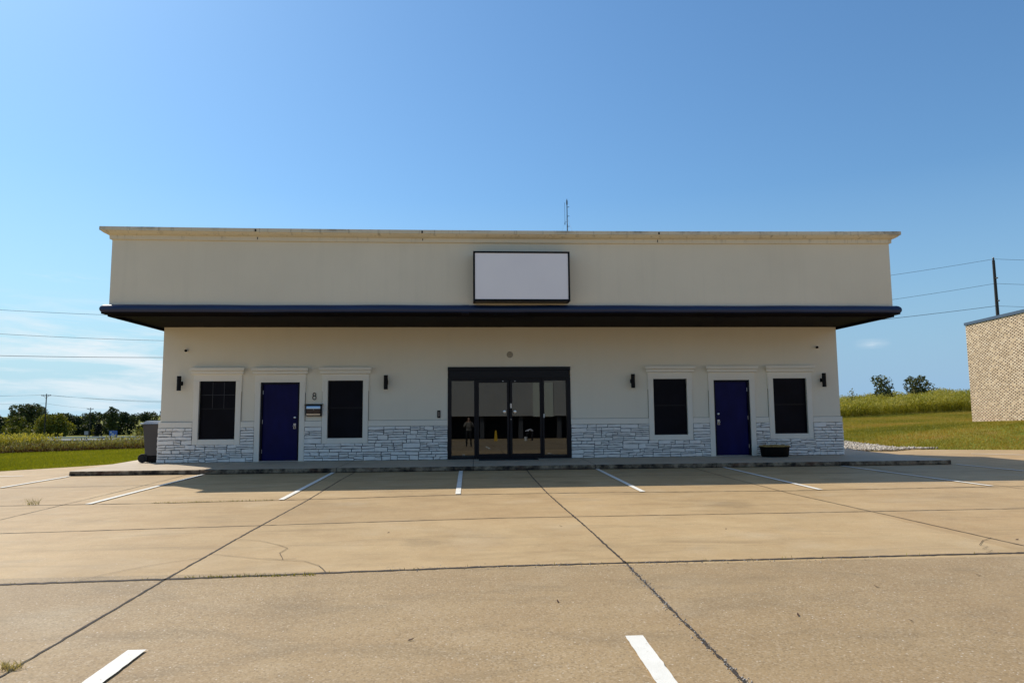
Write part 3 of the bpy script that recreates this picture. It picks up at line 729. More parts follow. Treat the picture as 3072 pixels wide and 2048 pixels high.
def sconce(label):
    e = empty('wall_light', (0, 0, 0), 0, label, 'wall light', 'black up-and-down cylinder lights on the front wall')
    mb = MB(); prof = [(.050, .0), (.057, .0), (.057, .40), (.050, .40), (.050, .385)]
    mb.lathe([(.046, .012), (.050, .0), (.057, .0), (.0575, .40), (.05, .40), (.046, .388)], (0, -.155, -.2), 'z', 24); mb.build('cylinder', M['black'], e, True)
    mb = MB(); mb.box(-.05, .05, -.022, 0, -.055, .055); mb.box(-.02, .02, -.11, -.02, -.03, .03); bevel(mb.build('bracket', M['black'], e), .003)
    return e
s0 = sconce('black cylinder light near the building\'s left corner')
s0.location = (-8.13, 0, 2.18)
for x, lb in ((-2.46, 'black cylinder light right of the window beside the mailbox'), (4.60, 'black cylinder light between the glass entrance and the right-hand windows'), (10.28, 'black cylinder light near the building\'s right corner')):
    c = copy_tree(s0); c.location = (x, 0, 2.18); c['label'] = lb
def camera_(label):
    e = empty('security_camera', (0, 0, 0), 0, label, 'camera', 'small security cameras high on the wall')
    mb = MB(); mb.lathe([(.042, 0), (.045, -.02), (.036, -.035), (.012, -.038)], axis='y', n=18); mb.build('mount', M['whiteplastic'], e, True)
    mb = MB(); mb.lathe([(.022, 0), (.034, -.012), (.037, -.05), (.033, -.07), (.02, -.078)], (.0, -.035, -.008), 'y', 16); mb.build('lens_housing', M['black'], e, True)
    return e
c0 = camera_('small white and black security camera near left corner'); c0.location = (-8.01, 0, 3.10)
c1 = copy_tree(c0); c1.location = (10.16, 0, 3.155); c1['label'] = 'small white and black security camera near right corner'; c1.scale = (-1, 1, 1)
e = empty('wall_speaker', (1.055, 0, 2.96), 0, 'small round beige fitting on the wall above the entrance', 'fitting')
mb = MB(); mb.lathe([(.088, 0), (.09, -.014), (.08, -.024), (.072, -.012), (.0715, -.006)], axis='y', n=24); mb.build('rim', M['beige'], e, True)
mb = MB(); mb.box(-.066, .066, -.02, -.010, -.008, .008); mb.lathe([(.03, -.008), (.028, -.03), (.01, -.034)], axis='y', n=16, c=(.0, 0, .022)); mb.build('crossbar', M['beige'], e)
mb = MB(); mb.lathe([(.0705, -.001), (.0705, -.0055)], axis='y', n=24); mb.build('recess', mat('beige_recess', (.22, .19, .14), .7), e)
e = empty('intercom', (-.975, 0, 1.275), 0, 'small black intercom on the wall left of the glass entrance', 'intercom')
mb = MB(); mb.box(-.045, .045, -.03, 0, -.105, .105); bevel(mb.build('housing', M['black'], e), .006)
mb = MB(); mb.box(-.022, .022, -.034, -.03, -.07, .07); mb.build('faceplate', mat('intercom_face', (.16, .13, .11), .3), e)
# house number 8 as two bent rings
mb = MB()
for cz, rx, rz_ in ((.045, .038, .043), (-.045, .046, .052)):
    mb.tube([(rx * math.cos(a), -.012, cz + rz_ * math.sin(a)) for a in [2 * math.pi * k / 24 for k in range(24)]], .012, 6, False, True)
o = mb.build('house_number', M['ins'], None, True); o.location = (-4.465, -.004, 1.808); tag(o, 'dark metal number 8 mounted above the mailbox', 'number')
# mailbox
e = empty('mailbox', (-4.455, 0, 1.245), 0, 'black wall mailbox with two curved steel bands under the number 8', 'mailbox')
mb = MB(); mb.prism_x([(0, 0), (-.10, .01), (-.13, .06), (-.135, .17), (-.13, .26), (-.11, .31), (0, .325)], -.215, .215); bevel(mb.build('body', M['blackgloss'], e), .006)
mb = MB(); mb.prism_x([(0, .328), (-.10, .325), (-.155, .312), (-.160, .316), (-.10, .338), (0, .342)], -.25, .25); mb.build('lid', M['black'], e)
mb = MB(); mb.prism_x([(-.128, .205), (-.142, .21), (-.140, .275), (-.122, .305), (-.115, .30), (-.128, .26)], -.195, .185); mb.build('upper_band', M['chrome'], e, True)
mb = MB(); mb.prism_x([(-.125, .028), (-.138, .034), (-.142, .07), (-.13, .072)], -.195, .185); mb.build('lower_band', M['chrome'], e, True)
mb = MB(); mb.prism_x([(-.131, .08), (-.137, .085), (-.138, .195), (-.131, .2)], -.19, .18); mb.build('front_panel', mat('brown_panel', (.05, .022, .012), .35), e)
mb = MB(); mb.lathe([(.010, -.136), (.010, -.145)], (0, 0, .185), 'y', 12); mb.build('lock', M['nickel'], e)
# door mat
mb = MB(); mb.box(.15, 1.80, -.62, -.06, .0, .014); o = mb.build('door_mat', M['rubber']); tag(o, 'flat black door mat before the glass entrance', 'mat')
mb = MB()
for k in range(24): y = -.60 + k * .022; mb.box(.18, 1.77, y, y + .008, .014, .018)
mb.build('ribs', M['rubber'], o)
# tub planter
e = empty('planter_tub', (8.52, -.55, 0), 0, 'black oval tub filled with straw-coloured dry soil by the right door', 'planter')
def oval(rx, ry, z, n=36, p=2.6):
    out = []
    for k in range(n):
        a = 2 * math.pi * k / n; c, s_ = math.cos(a), math.sin(a)
        out.append((rx * math.copysign(abs(c) ** (2 / p), c), ry * math.copysign(abs(s_) ** (2 / p), s_), z))
    return out
mb = MB(); rings = [oval(.345, .225, 0), oval(.372, .245, .035), oval(.40, .265, .262), oval(.43, .285, .268), oval(.432, .287, .288), oval(.405, .268, .29), oval(.392, .258, .245)]
n = 36; b = 0
for r_ in rings: mb.v += r_
for i in range(len(rings) - 1):
    for k in range(n): mb.f.append((i * n + k, i * n + (k + 1) % n, (i + 1) * n + (k + 1) % n, (i + 1) * n + k)); mb.mi.append(0)
mb.f.append(tuple(range(n))[::-1]); mb.mi.append(0); mb.build('tub', M['tub'], e, True)
mb = MB(); ring = oval(.428, .284, .291); ring2 = oval(.41, .27, .312); ring3 = oval(.25, .16, .33); mb.v += ring + ring2 + ring3
for i in range(2):
    for k in range(n): mb.f.append((i * n + k, i * n + (k + 1) % n, (i + 1) * n + (k + 1) % n, (i + 1) * n + k)); mb.mi.append(0)
mb.f.append(tuple(range(2 * n, 3 * n))); mb.mi.append(0)
for k in range(60):
    a = sr.uniform(0, 6.28); r_ = sr.uniform(.3, .98); x, y = .40 * r_ * math.cos(a), .26 * r_ * math.sin(a); l = sr.uniform(.04, .12); b_ = sr.uniform(0, 6.28)
    mb.tube([(x, y, .32), (x + l * math.cos(b_), y + l * math.sin(b_), .325 + sr.uniform(0, .02))], .004, 4)
mb.build('dry_fill', M['straw'], e)
# wheelie bin
e = empty('wheelie_bin', (-8.985, .40, 0), R(12), 'grey wheelie bin with pale lid standing at the left corner', 'bin')
def taper(mb, b, t_, z0, z1):
    x0, x1, y0, y1 = b; X0, X1, Y0, Y1 = t_
    mb.add([(x0, y0, z0), (x1, y0, z0), (x1, y1, z0), (x0, y1, z0), (X0, Y0, z1), (X1, Y0, z1), (X1, Y1, z1), (X0, Y1, z1)], [(0, 3, 2, 1), (4, 5, 6, 7), (0, 1, 5, 4), (1, 2, 6, 5), (2, 3, 7, 6), (3, 0, 4, 7)])
mb = MB(); taper(mb, (-.155, .21, -.25, .25), (-.225, .25, -.29, .29), .19, 1.03); mb.box(-.245, .265, -.305, .305, 1.02, 1.065); bevel(mb.build('body', M['bin'], e), .018, 3)
mb = MB(); taper(mb, (-.13, .20, -.235, .235), (-.15, .205, -.245, .245), .02, .185); bevel(mb.build('base', M['black'], e), .01)
mb = MB(); taper(mb, (-.265, .275, -.31, .31), (-.16, .22, -.25, .25), 1.069, 1.15); mb.tube([(-.27, -.26, 1.06), (-.30, -.26, 1.085), (-.30, .26, 1.085), (-.27, .26, 1.06)], .014, 8); bevel(mb.build('lid', M['binlid'], e), .012)
for y in (-.29, .24):
    mb = MB(); mb.lathe([(.02, 0), (.06, 0), (.07, .012), (.118, .008), (.125, .018), (.125, .045), (.118, .055), (.03, .05)], (-.205, y, .127), 'y', 24); mb.build('wheel', M['rubber'], e, True)
mb = MB(); mb.tube([(-.205, -.28, .127), (-.205, .28, .127)], .013, 8); mb.build('axle', M['nickel'], e)
# roof antenna
e = empty('roof_antenna', (4.11, 9, 3.3), 0, 'thin dark guyed antenna mast rising behind the parapet', 'antenna')
mb = MB(); mb.tube([(0, 0, 0), (0, 0, 3.5), (.0, 0, 6.85)], [.032, .028, .018], 8); mb.build('mast', M['ins'], e, True)
mb = MB(); mb.tube([(0, 0, 6.84), (0, 0, 6.9), (0, 0, 7.02), (0, 0, 7.13)], [.02, .034, .03, .004], 8); mb.build('tip', M['ins'], e, True)
for z in (5.9, 6.35, 6.75, 5.45): mb = MB(); mb.tube([(0, 0, z), (.10, 0, z + .01)], .012, 5); mb.build('side_arm', M['ins'], e)
mb = MB(); mb.tube([(-.10, 0, 6.0), (-.10, 0, 6.95)], .007, 5); mb.tube([(-.10, 0, 5.98), (-.10, 0, 6.08)], .017, 6); mb.tube([(-.10, 0, 6.1), (0, 0, 6.1)], .006, 4); mb.build('dipole', M['ins'], e)
for dx, dy in ((1.1, .3), (-1.1, .3), (0, -1.2)):
    mb = MB(); mb.tube([(0, 0, 6.3), (dx * 2.2, dy * 2.2, 0)], .0035, 4); mb.build('guy_wire', M['wirepale'], e)

# ------------------------------------------------------------------ brick neighbour
e = empty('brick_building', (float(BC[0]), float(BC[1]), .3), R(-9.9), 'speckled tan brick building with blue-grey coping at right edge', 'building')
mb = MB(); Ht = 5.55; mb.box(0, 16, -34, 0, -.8, Ht); mb.build('wall', M['brick'], e)
mb = MB(); mb.box(-.05, 16.05, -34.05, .05, Ht + .002, Ht + .15); mb.build('coping', M['coping'], e)
mb = MB(); mb.box(-.12, .2, -.2, .12, -.8, .20); bevel(mb.build('splash_block', M['walk'], e), .02)

# ------------------------------------------------------------------ vegetation builders
def blades(name, pts, h, w, lean, m, tint, kind=None, parent=None, segs=2):
    n = len(pts); a = rng.uniform(0, 2 * np.pi, n); la = rng.uniform(0, 2 * np.pi, n)
    side = np.stack([np.cos(a), np.sin(a), np.zeros(n)], -1) * (w * .5)[:, None]
    ld = np.stack([np.cos(la), np.sin(la), np.zeros(n)], -1) * (lean * h)[:, None]
    up = np.zeros((n, 3)); up[:, 2] = h
    V = [pts - side, pts + side, pts + up * .55 + ld * .35 + side * .8, pts + up * .55 + ld * .35 - side * .8, pts + up + ld + side * .12, pts + up + ld - side * .12]
    V = np.stack(V, 1).reshape(-1, 3); b = np.arange(n)[:, None] * 6
    Q = np.concatenate([b + np.array([0, 1, 2, 3]), b + np.array([3, 2, 4, 5])], 0)
    o = raw(name, V, Q, m, np.repeat(tint, 6), parent)
    return o
def inpoly(x, y, poly):
    c = np.zeros(len(x), bool); j = len(poly) - 1
    for i in range(len(poly)):
        xi, yi = poly[i]; xj, yj = poly[j]
        c ^= ((yi > y) != (yj > y)) & (x < (xj - xi) * (y - yi) / (yj - yi + 1e-12) + xi); j = i
    return c
def scatter(poly, n):
    P = np.array(poly); lo, hi = P.min(0), P.max(0); x = rng.uniform(lo[0], hi[0], n * 3); y = rng.uniform(lo[1], hi[1], n * 3)
    k = inpoly(x, y, poly); x, y = x[k][:n], y[k][:n]; return x, y
def patch(x, y, f, seed=0): return .5 + .3 * vn(x, y, f, seed) + .12 * vn(x, y, f * 3.7, seed + 3)

# left lawn
px, py = scatter([(-12.6, -1.2), (-10.92, .72), (-10.0, 2.26), (-9.6, 3.42), (-8.6, 3.7), (-8.2, 13.6), (-13.4, 10.9), (-17.9, 7.8), (-20.5, 5.2), (-17, -4)], 110000)
tn = np.clip(.25 + .35 * patch(px, py, .5) + rng.normal(0, .13, len(px)), 0, 1)
o = blades('lawn_grass', np.stack([px, py, H(px, py)], -1), rng.uniform(.03, .075, len(px)), rng.uniform(.008, .018, len(px)), rng.uniform(.1, .7, len(px)), M['lawn'], tn)
tag(o, 'short mown green grass left of the building', 'lawn', kind='stuff')
# right hill lawn
rl = [(11.5, 7.6), (14.75, 7.1), (15.25, 4.3), (18.7, 2.85), (24, .65), (30, -1.8), (30, 14), (37, 29), (25, 25.8), (16, 20)]
px, py = scatter(rl, 120000)
near = 1 / (1 + .0 * px)
tn = np.clip(-.02 + .95 * patch(px * .6, py + .35 * px, .45, 2) + rng.normal(0, .12, len(px)), 0, 1)
o = blades('hill_grass', np.stack([px, py, H(px, py)], -1), rng.uniform(.03, .08, len(px)), rng.uniform(.012, .03, len(px)), rng.uniform(.1, .8, len(px)), M['lawnr'], tn)
tag(o, 'short grass with brown patches rising behind the right of the lot', 'lawn', kind='stuff')
# gravel bed
gp = [(11.0, 7.6), (14.8, 7.0), (15.25, 4.25), (16.4, 3.7), (15.2, 3.55), (14.2, 2.9), (12.4, 3.25), (11., 3.3)]
n = 5200; px, py = scatter(gp, n); n = len(px); s_ = rng.uniform(.018, .055, n)
ico = [(0, 0, 1), (.89, 0, .45), (.28, .85, .45), (-.72, .53, .45), (-.72, -.53, .45), (.28, -.85, .45), (.72, .53, -.45), (-.28, .85, -.45), (-.89, 0, -.45), (-.28, -.85, -.45), (.72, -.53, -.45), (0, 0, -1)]
icf = [(0, 1, 2), (0, 2, 3), (0, 3, 4), (0, 4, 5), (0, 5, 1), (1, 6, 2), (2, 7, 3), (3, 8, 4), (4, 9, 5), (5, 10, 1), (6, 7, 2), (7, 8, 3), (8, 9, 4), (9, 10, 5), (10, 6, 1), (11, 7, 6), (11, 8, 7), (11, 9, 8), (11, 10, 9), (11, 6, 10)]
V = np.array(ico)[None] * s_[:, None, None] * rng.uniform(.6, 1.3, (n, 1, 3)) + rng.normal(0, .003, (n, 12, 3)) + np.stack([px, py, H(px, py) + .05 + s_ * .3], -1)[:, None]
F = (np.array(icf)[None] + (np.arange(n) * 12)[:, None, None]).reshape(-1, 3)
o = raw('gravel', V.reshape(-1, 3), F, M['gravel'], np.repeat(rng.uniform(0, 1, n), 12)); tag(o, 'pale river gravel along the foot of the hill lawn', 'gravel', kind='stuff')

# weeds: many thin stems with leaves and seed heads
def weeds(px, py, hmin, hmax, m, tintf, name, label, patchf=None, leafn=5, lw=.02):
    n = len(px); hh = rng.uniform(hmin, hmax, n) * (patchf if patchf is not None else 1)
    base = np.stack([px, py, H(px, py) - .02], -1)
    Vs, Qs, Ts = [], [], []; off = 0
    def quadset(A, B, wd, t_):
        nonlocal off
        k = len(A); a = rng.uniform(0, 2 * np.pi, k); s = np.stack([np.cos(a), np.sin(a), np.zeros(k)], -1) * wd[:, None]
        mid = (A + B) / 2; V = np.stack([A, mid + s, B, mid - s], 1).reshape(-1, 3)
        Q = np.arange(k)[:, None] * 4 + np.array([0, 1, 2, 3]) + off; off += k * 4
        Vs.append(V); Qs.append(Q); Ts.append(np.repeat(t_, 4))
    lean = rng.normal(0, .12, (n, 2)); top = base + np.stack([lean[:, 0] * hh, lean[:, 1] * hh, hh], -1)
    tb = tintf(px, py)
    quadset(base, top, np.full(n, lw * .45), np.clip(tb + rng.normal(0, .1, n), 0, 1))
    for k in range(leafn):
        u = rng.uniform(.05, .95, n); A = base + (top - base) * u[:, None]; d = rng.normal(0, 1, (n, 3)); d[:, 2] = np.abs(d[:, 2]) * .8; d /= np.linalg.norm(d, axis=1)[:, None]
        l = rng.uniform(.1, .28, n) * (hmax ** .5)
        quadset(A, A + d * l[:, None], lw * rng.uniform(.5, 1.1, n), np.clip(tb - .34 + u * .52 + rng.normal(0, .13, n), 0, 1))
    for k in range(2):
        A = top + rng.normal(0, .03, (n, 3)); d = rng.normal(0, .5, (n, 3)); d[:, 2] = 1; l = rng.uniform(.05, .14, n)
        quadset(A, A + d * l[:, None], lw * rng.uniform(.6, 1.2, n), np.clip(tb + .28 + rng.normal(0, .15, n), 0, 1))
    o = raw(name, np.concatenate(Vs), np.concatenate(Qs), m, np.concatenate(Ts)); tag(o, label, 'weeds', kind='stuff'); return o
wp = [(-17.8, 7.75), (-13.4, 10.8), (-8, 14.5), (-11, 24), (-20, 40), (-45, 34), (-28, 10), (-21, 5.4)]
px, py = scatter(wp, 22000)
s = (px + 17.8) * -.572 + (py - 7.75) * .82
tint = lambda x, y: np.clip(.20 + .24 * patch(x, y, .45, 1) + .012 * ((x + 17.8) * -.572 + (y - 7.75) * .82), .1, .8)
ph = np.clip(.35 + .65 * patch(px, py, .9, 4), .3, 1.)
k_ = np.exp(-(((px + 19.5) / 2.2) ** 2 + ((py - 12) / 3.) ** 2)); ph = np.maximum(ph, .55) + .35 * sst(-19, -14, px)
weeds(px, py, .20, .54, M['weed'], tint, 'field_weeds', 'tall mixed brown and green weeds beyond the left lawn', ph, 6, .018)
px, py = scatter([(-21.2, 10.6), (-19.2, 11.2), (-18.9, 13.6), (-22, 13.6)], 700)
weeds(px, py, .45, .78, M['weedgreen'], lambda x, y: np.full(len(x), .5), 'green_thicket', 'taller bright green thicket among the weeds at the far left', None, 8, .028)
rw = [(22, 24.4), (25.2, 25.7), (29, 27.2), (36.4, 28.6), (44, 29.5), (48, 50), (24, 50), (18, 36)]
px, py = scatter([(-21, 5.4), (-17.8, 7.7), (-13.4, 10.75), (-8, 14.4), (-8.4, 15.6), (-14.2, 12.2), (-18.6, 9.2), (-22, 6.8)], 9000)
weeds(px, py, .10, .24, M['weed'], lambda x, y: np.full(len(x), .14), 'dead_undergrowth', 'dark brown dead stalks along the front edge of the left weeds', None, 3, .016)
px, py = scatter([(-13.2, 11.4), (-8, 15), (-9, 20), (-15.5, 14.5)], 420)
weeds(px, py, .42, .66, M['weed'], lambda x, y: np.full(len(x), .45), 'seeding_weeds', 'sparser tall seeding weeds near the wheelie bin', None, 8, .02)
px, py = scatter(rw, 26000)
weeds(px, py, .8, 1.45, M['weedgreen'], lambda x, y: np.clip(.34 + .28 * patch(x, y, .6, 7), 0, 1), 'hill_weeds', 'tall green weeds covering the hill behind the right lawn', (.62 + .3 * patch(px, py, .8, 9)) * np.clip(.72 + (px - 24) * .028, .7, 1.25), 6, .034)
# small tufts in the joints
def tuft(name, x, y, n, h, m, t0, label, cat='grass tuft', spread=.05, z=GZ):
    P = np.stack([x + rng.normal(0, spread, n), y + rng.normal(0, spread * .5, n), np.full(n, z)], -1)
    o = blades(name, P, rng.uniform(.4, 1, n) * h, np.full(n, .006), rng.uniform(.3, 1.4, n), m, np.clip(t0 + rng.normal(0, .15, n), 0, 1)); tag(o, label, cat); return o
tuft('grass_tuft', -7.25, -7.88, 34, .12, M['weedgreen'], .3, 'green grass tuft growing from the slab joint at far left', spread=.07)
tuft('dry_tuft', -2.80, -15.50, 110, .05, M['weed'], 1.05, 'dry brown grass tuft in the joint at lower left corner', spread=.05)
px = np.concatenate([rng.uniform(-5.3, -3.4, 260), rng.uniform(-2.7, -1.5, 200), rng.uniform(-7, 9, 120)]); py = np.concatenate([np.full(260, -7.96) + (rng.uniform(0, 1, 260)) * .03, np.full(200, -13.33), rng.normal(-13.1, .01, 120)])
py[-120:] = np.interp(px[-120:], [-12, -4.2, -1.3, .2, 1.9, 5.4, 12], [-13.6, -13.42, -13.24, -13.13, -13.1, -13.05, -13.])
py[:260] = np.interp(px[:260], [-6.3, -4.9, -2.3], [-7.98, -7.97, -7.73])
P = np.stack([px, py + rng.normal(0, .008, len(px)), np.full(len(px), GZ)], -1)
o = blades('joint_moss', P, rng.uniform(.01, .035, len(px)), np.full(len(px), .006), rng.uniform(.2, 1.2, len(px)), M['weedgreen'], rng.uniform(.1, .7, len(px))); tag(o, 'tiny green weeds sprouting along the slab joints', 'weeds', kind='stuff')
# crumbled edges along the worn joint and litter
n = 700; yy = rng.uniform(-17.5, -13.2, 420); xx = np.interp(-yy, [13.1, 15, 40], [1.37, 1.35, 1.33]) + rng.normal(0, .018, 420)
xx = np.concatenate([xx, rng.uniform(-1, 4, 280)]); yy = np.concatenate([yy, -13.14 + rng.normal(0, .05, 280)])
s_ = rng.uniform(.002, .006, n); V = np.array(ico)[None] * s_[:, None, None] * rng.uniform(.6, 1.3, (n, 1, 3)) + np.stack([xx, yy, np.full(n, GZ + .003)], -1)[:, None]
F = (np.array(icf)[None] + (np.arange(n) * 12)[:, None, None]).reshape(-1, 3)
o = raw('crumbled_grit', V.reshape(-1, 3), F, M['gravel'], np.repeat(rng.uniform(0, 1, n), 12)); tag(o, 'loose grit along the crumbling foreground joints', 'grit', kind='stuff')
leaves = []
for i, (x, y) in enumerate([(1.03, -10.95), (.55, -14.4), (3.2, -14.2), (2.9, -15.1), (4.3, -13.9), (2.2, -14.9), (-.5, -15.2), (5.9, -12.4), (-1.1, -11.2), (3.0, -11.4)]):
    mb = MB(); l = rnd.uniform(.016, .030); w_ = l * .32; a = rnd.uniform(0, 3.1)
    pts = [(-l, 0, .002), (-l * .4, w_, .006), (l * .3, w_ * .9, .008), (l, 0, .012), (l * .3, -w_ * .9, .005), (-l * .4, -w_, .002)]
    mb.face(pts); mb.face([(x_, y_, z_ - .0015) for x_, y_, z_ in pts][::-1])
    o = mb.build('fallen_leaf', M['leafred']); o.location = (x, y, GZ + .004); o.rotation_euler = (0, 0, a)
    tag(o, 'small dark dry leaf lying on the concrete lot', 'leaf', 'dry leaves scattered on the lot')

# trees
def crown_pts(blobs, dens, size):
    P = []; T = []
    for (c, r, k) in blobs:
        n = int(dens * k * r[0] * r[2]); u = rng.normal(0, 1, (n, 3)); u /= np.linalg.norm(u, axis=1)[:, None]
        rad = rng.uniform(.35, 1.02, n) ** .6; p = u * rad[:, None] * np.array(r) + np.array(c)
        P.append(p); T.append(np.full(n, rng.uniform(-.12, .12)) + rng.normal(0, .16, n))
    return np.concatenate(P), np.concatenate(T)
def leaves_obj(name, P, T, size, m, parent, t0=.45):
    n = len(P); a = rng.normal(0, 1, (n, 3)); a /= np.linalg.norm(a, axis=1)[:, None]; b = rng.normal(0, 1, (n, 3)); b -= a * (a * b).sum(1)[:, None]; b /= np.linalg.norm(b, axis=1)[:, None]
    s = size * rng.uniform(.5, 1.3, n)[:, None]; V = np.stack([P - a * s, P + b * s * .55, P + a * s, P - b * s * .55], 1).reshape(-1, 3)
    return raw(name, V, np.arange(n)[:, None] * 4 + np.array([0, 1, 2, 3]), m, np.repeat(np.clip(t0 + T, 0, 1), 4), parent)
def tree(name, x, y, h, w, m, label, group=None, size=.3, nb=14, trunk=.12, cb=.15, shape='round', dens=22, t0=.45, zb=None, seed=1):
    r_ = random.Random(seed); z0 = float(H(x, y)) if zb is None else zb
    e = empty(name, (x, y, z0), 0, label, 'tree', group)
    blobs = []; limbs = []
    for i in range(nb):
        u = (i + .5) / nb; zz = cb + (1 - cb) * u
        if shape == 'round': rr = math.sqrt(max(.04, 1 - (2 * (zz - .52) / .98) ** 2))
        elif shape == 'cone': rr = max(.10, 1.05 - zz)
        elif shape == 'spread': rr = math.sqrt(max(.05, 1 - (1.25 * (zz - .38)) ** 2 * 1.6))
        a = i * 2.4 + r_.uniform(-.5, .5); rad = rr * w * .5 * r_.uniform(.25, .75)
        br = w * .5 * r_.uniform(.34, .50) * (.55 + .45 * rr)
        c = (rad * math.cos(a), rad * math.sin(a), min(h * zz, h - br * .7)); blobs.append((c, (br, br, br * r_.uniform(.6, .95)), 1.)); limbs.append(c)
    blobs.append(((0, 0, h * .5), (w * .26, w * .26, h * .33), 1.)); P, T = crown_pts(blobs, dens / (size * size) * .34, size); leaves_obj('crown', P, T, size, m, e, t0)
    mb = MB(); tr = trunk; mb.tube([(0, 0, -.3), (.02, .01, h * .3), (.0, .03, h * .6), (.02, 0, h * .88)], [tr, tr * .8, tr * .5, tr * .15], 7)
    for c in limbs[::2]: mb.tube([(0, 0, c[2] * .55), (c[0] * .5, c[1] * .5, c[2] * .8), c], [tr * .4, tr * .25, tr * .08], 5)
    mb.build('trunk', M['trunk'], e, True); return e
# small trees on the right hill
tree('small_tree', 38.6, 42.9, 3.1, 2.5, M['darkleaf'], 'small dark open-branched tree on the hill, nearer the office', size=.12, nb=16, trunk=.05, cb=.05, shape='spread', dens=13, t0=.42, seed=3, zb=1.3)
tree('small_tree', 42.0, 42.7, 3.1, 3.0, M['darkleaf'], 'small rounded dark tree on the hill, nearer the brick building', size=.13, nb=18, trunk=.06, cb=.05, dens=15, t0=.6, seed=8, zb=1.3)
tree('sapling', 30.3, 33.5, 2.3, 1.1, M['willowleaf'], 'thin pale sapling rising from the hill weeds beside the office corner', size=.07, nb=9, trunk=.03, cb=.3, dens=6, t0=.8, seed=4, zb=.6)
# left distance
tree('large_tree', -190.5, 294, 14.0, 15.5, M['darkleaf'], 'tallest dark round tree on the far left skyline', size=.62, nb=26, trunk=.4, cb=.1, dens=26, t0=.42, zb=-8.1, seed=12)
tree('large_tree', -182.2, 290, 12.2, 7.5, M['darkleaf'], 'dark brownish tree touching the tallest tree on its right', size=.55, nb=14, trunk=.35, cb=.1, dens=24, t0=.55, zb=-8.1, seed=13)
tree('willow_tree', -121, 189.5, 6.6, 11.5, M['willowleaf'], 'broad yellow-green tree right of the nearer utility pole', size=.36, nb=24, trunk=.25, cb=.05, shape='spread', dens=24, t0=.42, zb=-5.2, seed=14)
tree('willow_tree', -143.6, 211, 6.6, 7.6, M['willowleaf'], 'yellow-green bushy tree at far left before the dark tree', size=.38, nb=18, trunk=.2, cb=.05, shape='spread', dens=22, t0=.3, zb=-5.6, seed=15)
tree('willow_tree', -134.5, 195, 3.2, 5.0, M['willowleaf'], 'low green bush left of the nearer pole foot', size=.3, nb=12, trunk=.15, cb=.05, shape='spread', dens=22, t0=.3, zb=-5.2, seed=16)
tree('conical_cedar', -80.3, 136.6, 4.3, 2.5, M['blackleaf'], 'narrow almost black conical evergreen near the blue sign', size=.2, nb=16, trunk=.12, cb=.02, shape='cone', dens=30, t0=.3, zb=-4.0, seed=17)
tree('shrub', -81.6, 136.8, 3.2, .8, M['willowleaf'], 'slim yellow-green shrub hugging the black evergreen', size=.16, nb=8, trunk=.05, cb=.02, dens=20, t0=.5, zb=-4.0, seed=27)
tree('shrub', -76.0, 146.5, 2.9, 2.8, M['willowleaf'], 'round olive shrub just left of the wheelie bin', size=.2, nb=12, trunk=.07, cb=.02, dens=22, t0=.4, zb=-4.6, seed=18)
tree('shrub', -72.6, 146.5, 2.5, 2.2, M['willowleaf'], 'small olive shrub half hidden behind the wheelie bin', size=.2, nb=10, trunk=.07, cb=.02, dens=22, t0=.4, zb=-4.6, seed=19)
tree('shrub', -97.5, 140, 3.0, 3.0, M['willowleaf'], 'brown-green shrub standing in the weeds below the dip in the woods', size=.2, nb=11, trunk=.07, cb=.02, dens=18, t0=.5, zb=-4.6, seed=20)
tree('large_tree', -158.5, 300, 12.9, 7.5, M['midleaf'], 'mid-green pointed tree rising just above the far woods', size=.5, nb=16, trunk=.3, cb=.1, dens=26, t0=.5, zb=-8.5, seed=21)
# woods as one mass of many crowns
xs_ = []; blobs = []
prof = [(-222, 3.2), (-216.8, 1.9), (-212.7, .2), (-207.7, 2.6), (-195.2, 2.2), (-184.8, 2.1), (-183.6, .2), (-178.1, .9), (-175.9, 2.1), (-167.7, 2.5), (-159.4, 2.2), (-153, 1.8), (-149.6, 2.6), (-143, 2.9), (-130, 3.), (-100, 3.)]
for i in range(150):
    x = rnd.uniform(-226, -100); top = np.interp(x, [p[0] for p in prof], [p[1] for p in prof]); r_ = rnd.uniform(1.8, 3.4); y = rnd.uniform(312, 330)
    zc = top - r_ * rnd.uniform(.85, 1.25) if i % 2 else rnd.uniform(-8, top - r_ * 1.1)
    x2 = x * (y / 314.); blobs.append(((x2, y, zc), (r_, r_, r_ * rnd.uniform(.8, 1.15)), 1.))
for i in range(60):
    x = rnd.uniform(-226, -100); r_ = rnd.uniform(2.2, 3.2); blobs.append(((x, 311, rnd.uniform(-9, -4)), (r_, r_, r_), 1.))
for x, top in prof:
    for k in range(2): blobs.append(((x + rnd.uniform(-3, 3), 314, top - 2.0 + rnd.uniform(-.6, .1)), (1.6, 2, 2.0), 1.2))
P, T = crown_pts(blobs, 26, .6)
o = leaves_obj('woods', P, T, .55, M['midleaf'], None, .42); tag(o, 'dense dark green woods along the far left horizon', 'woods', kind='stuff')

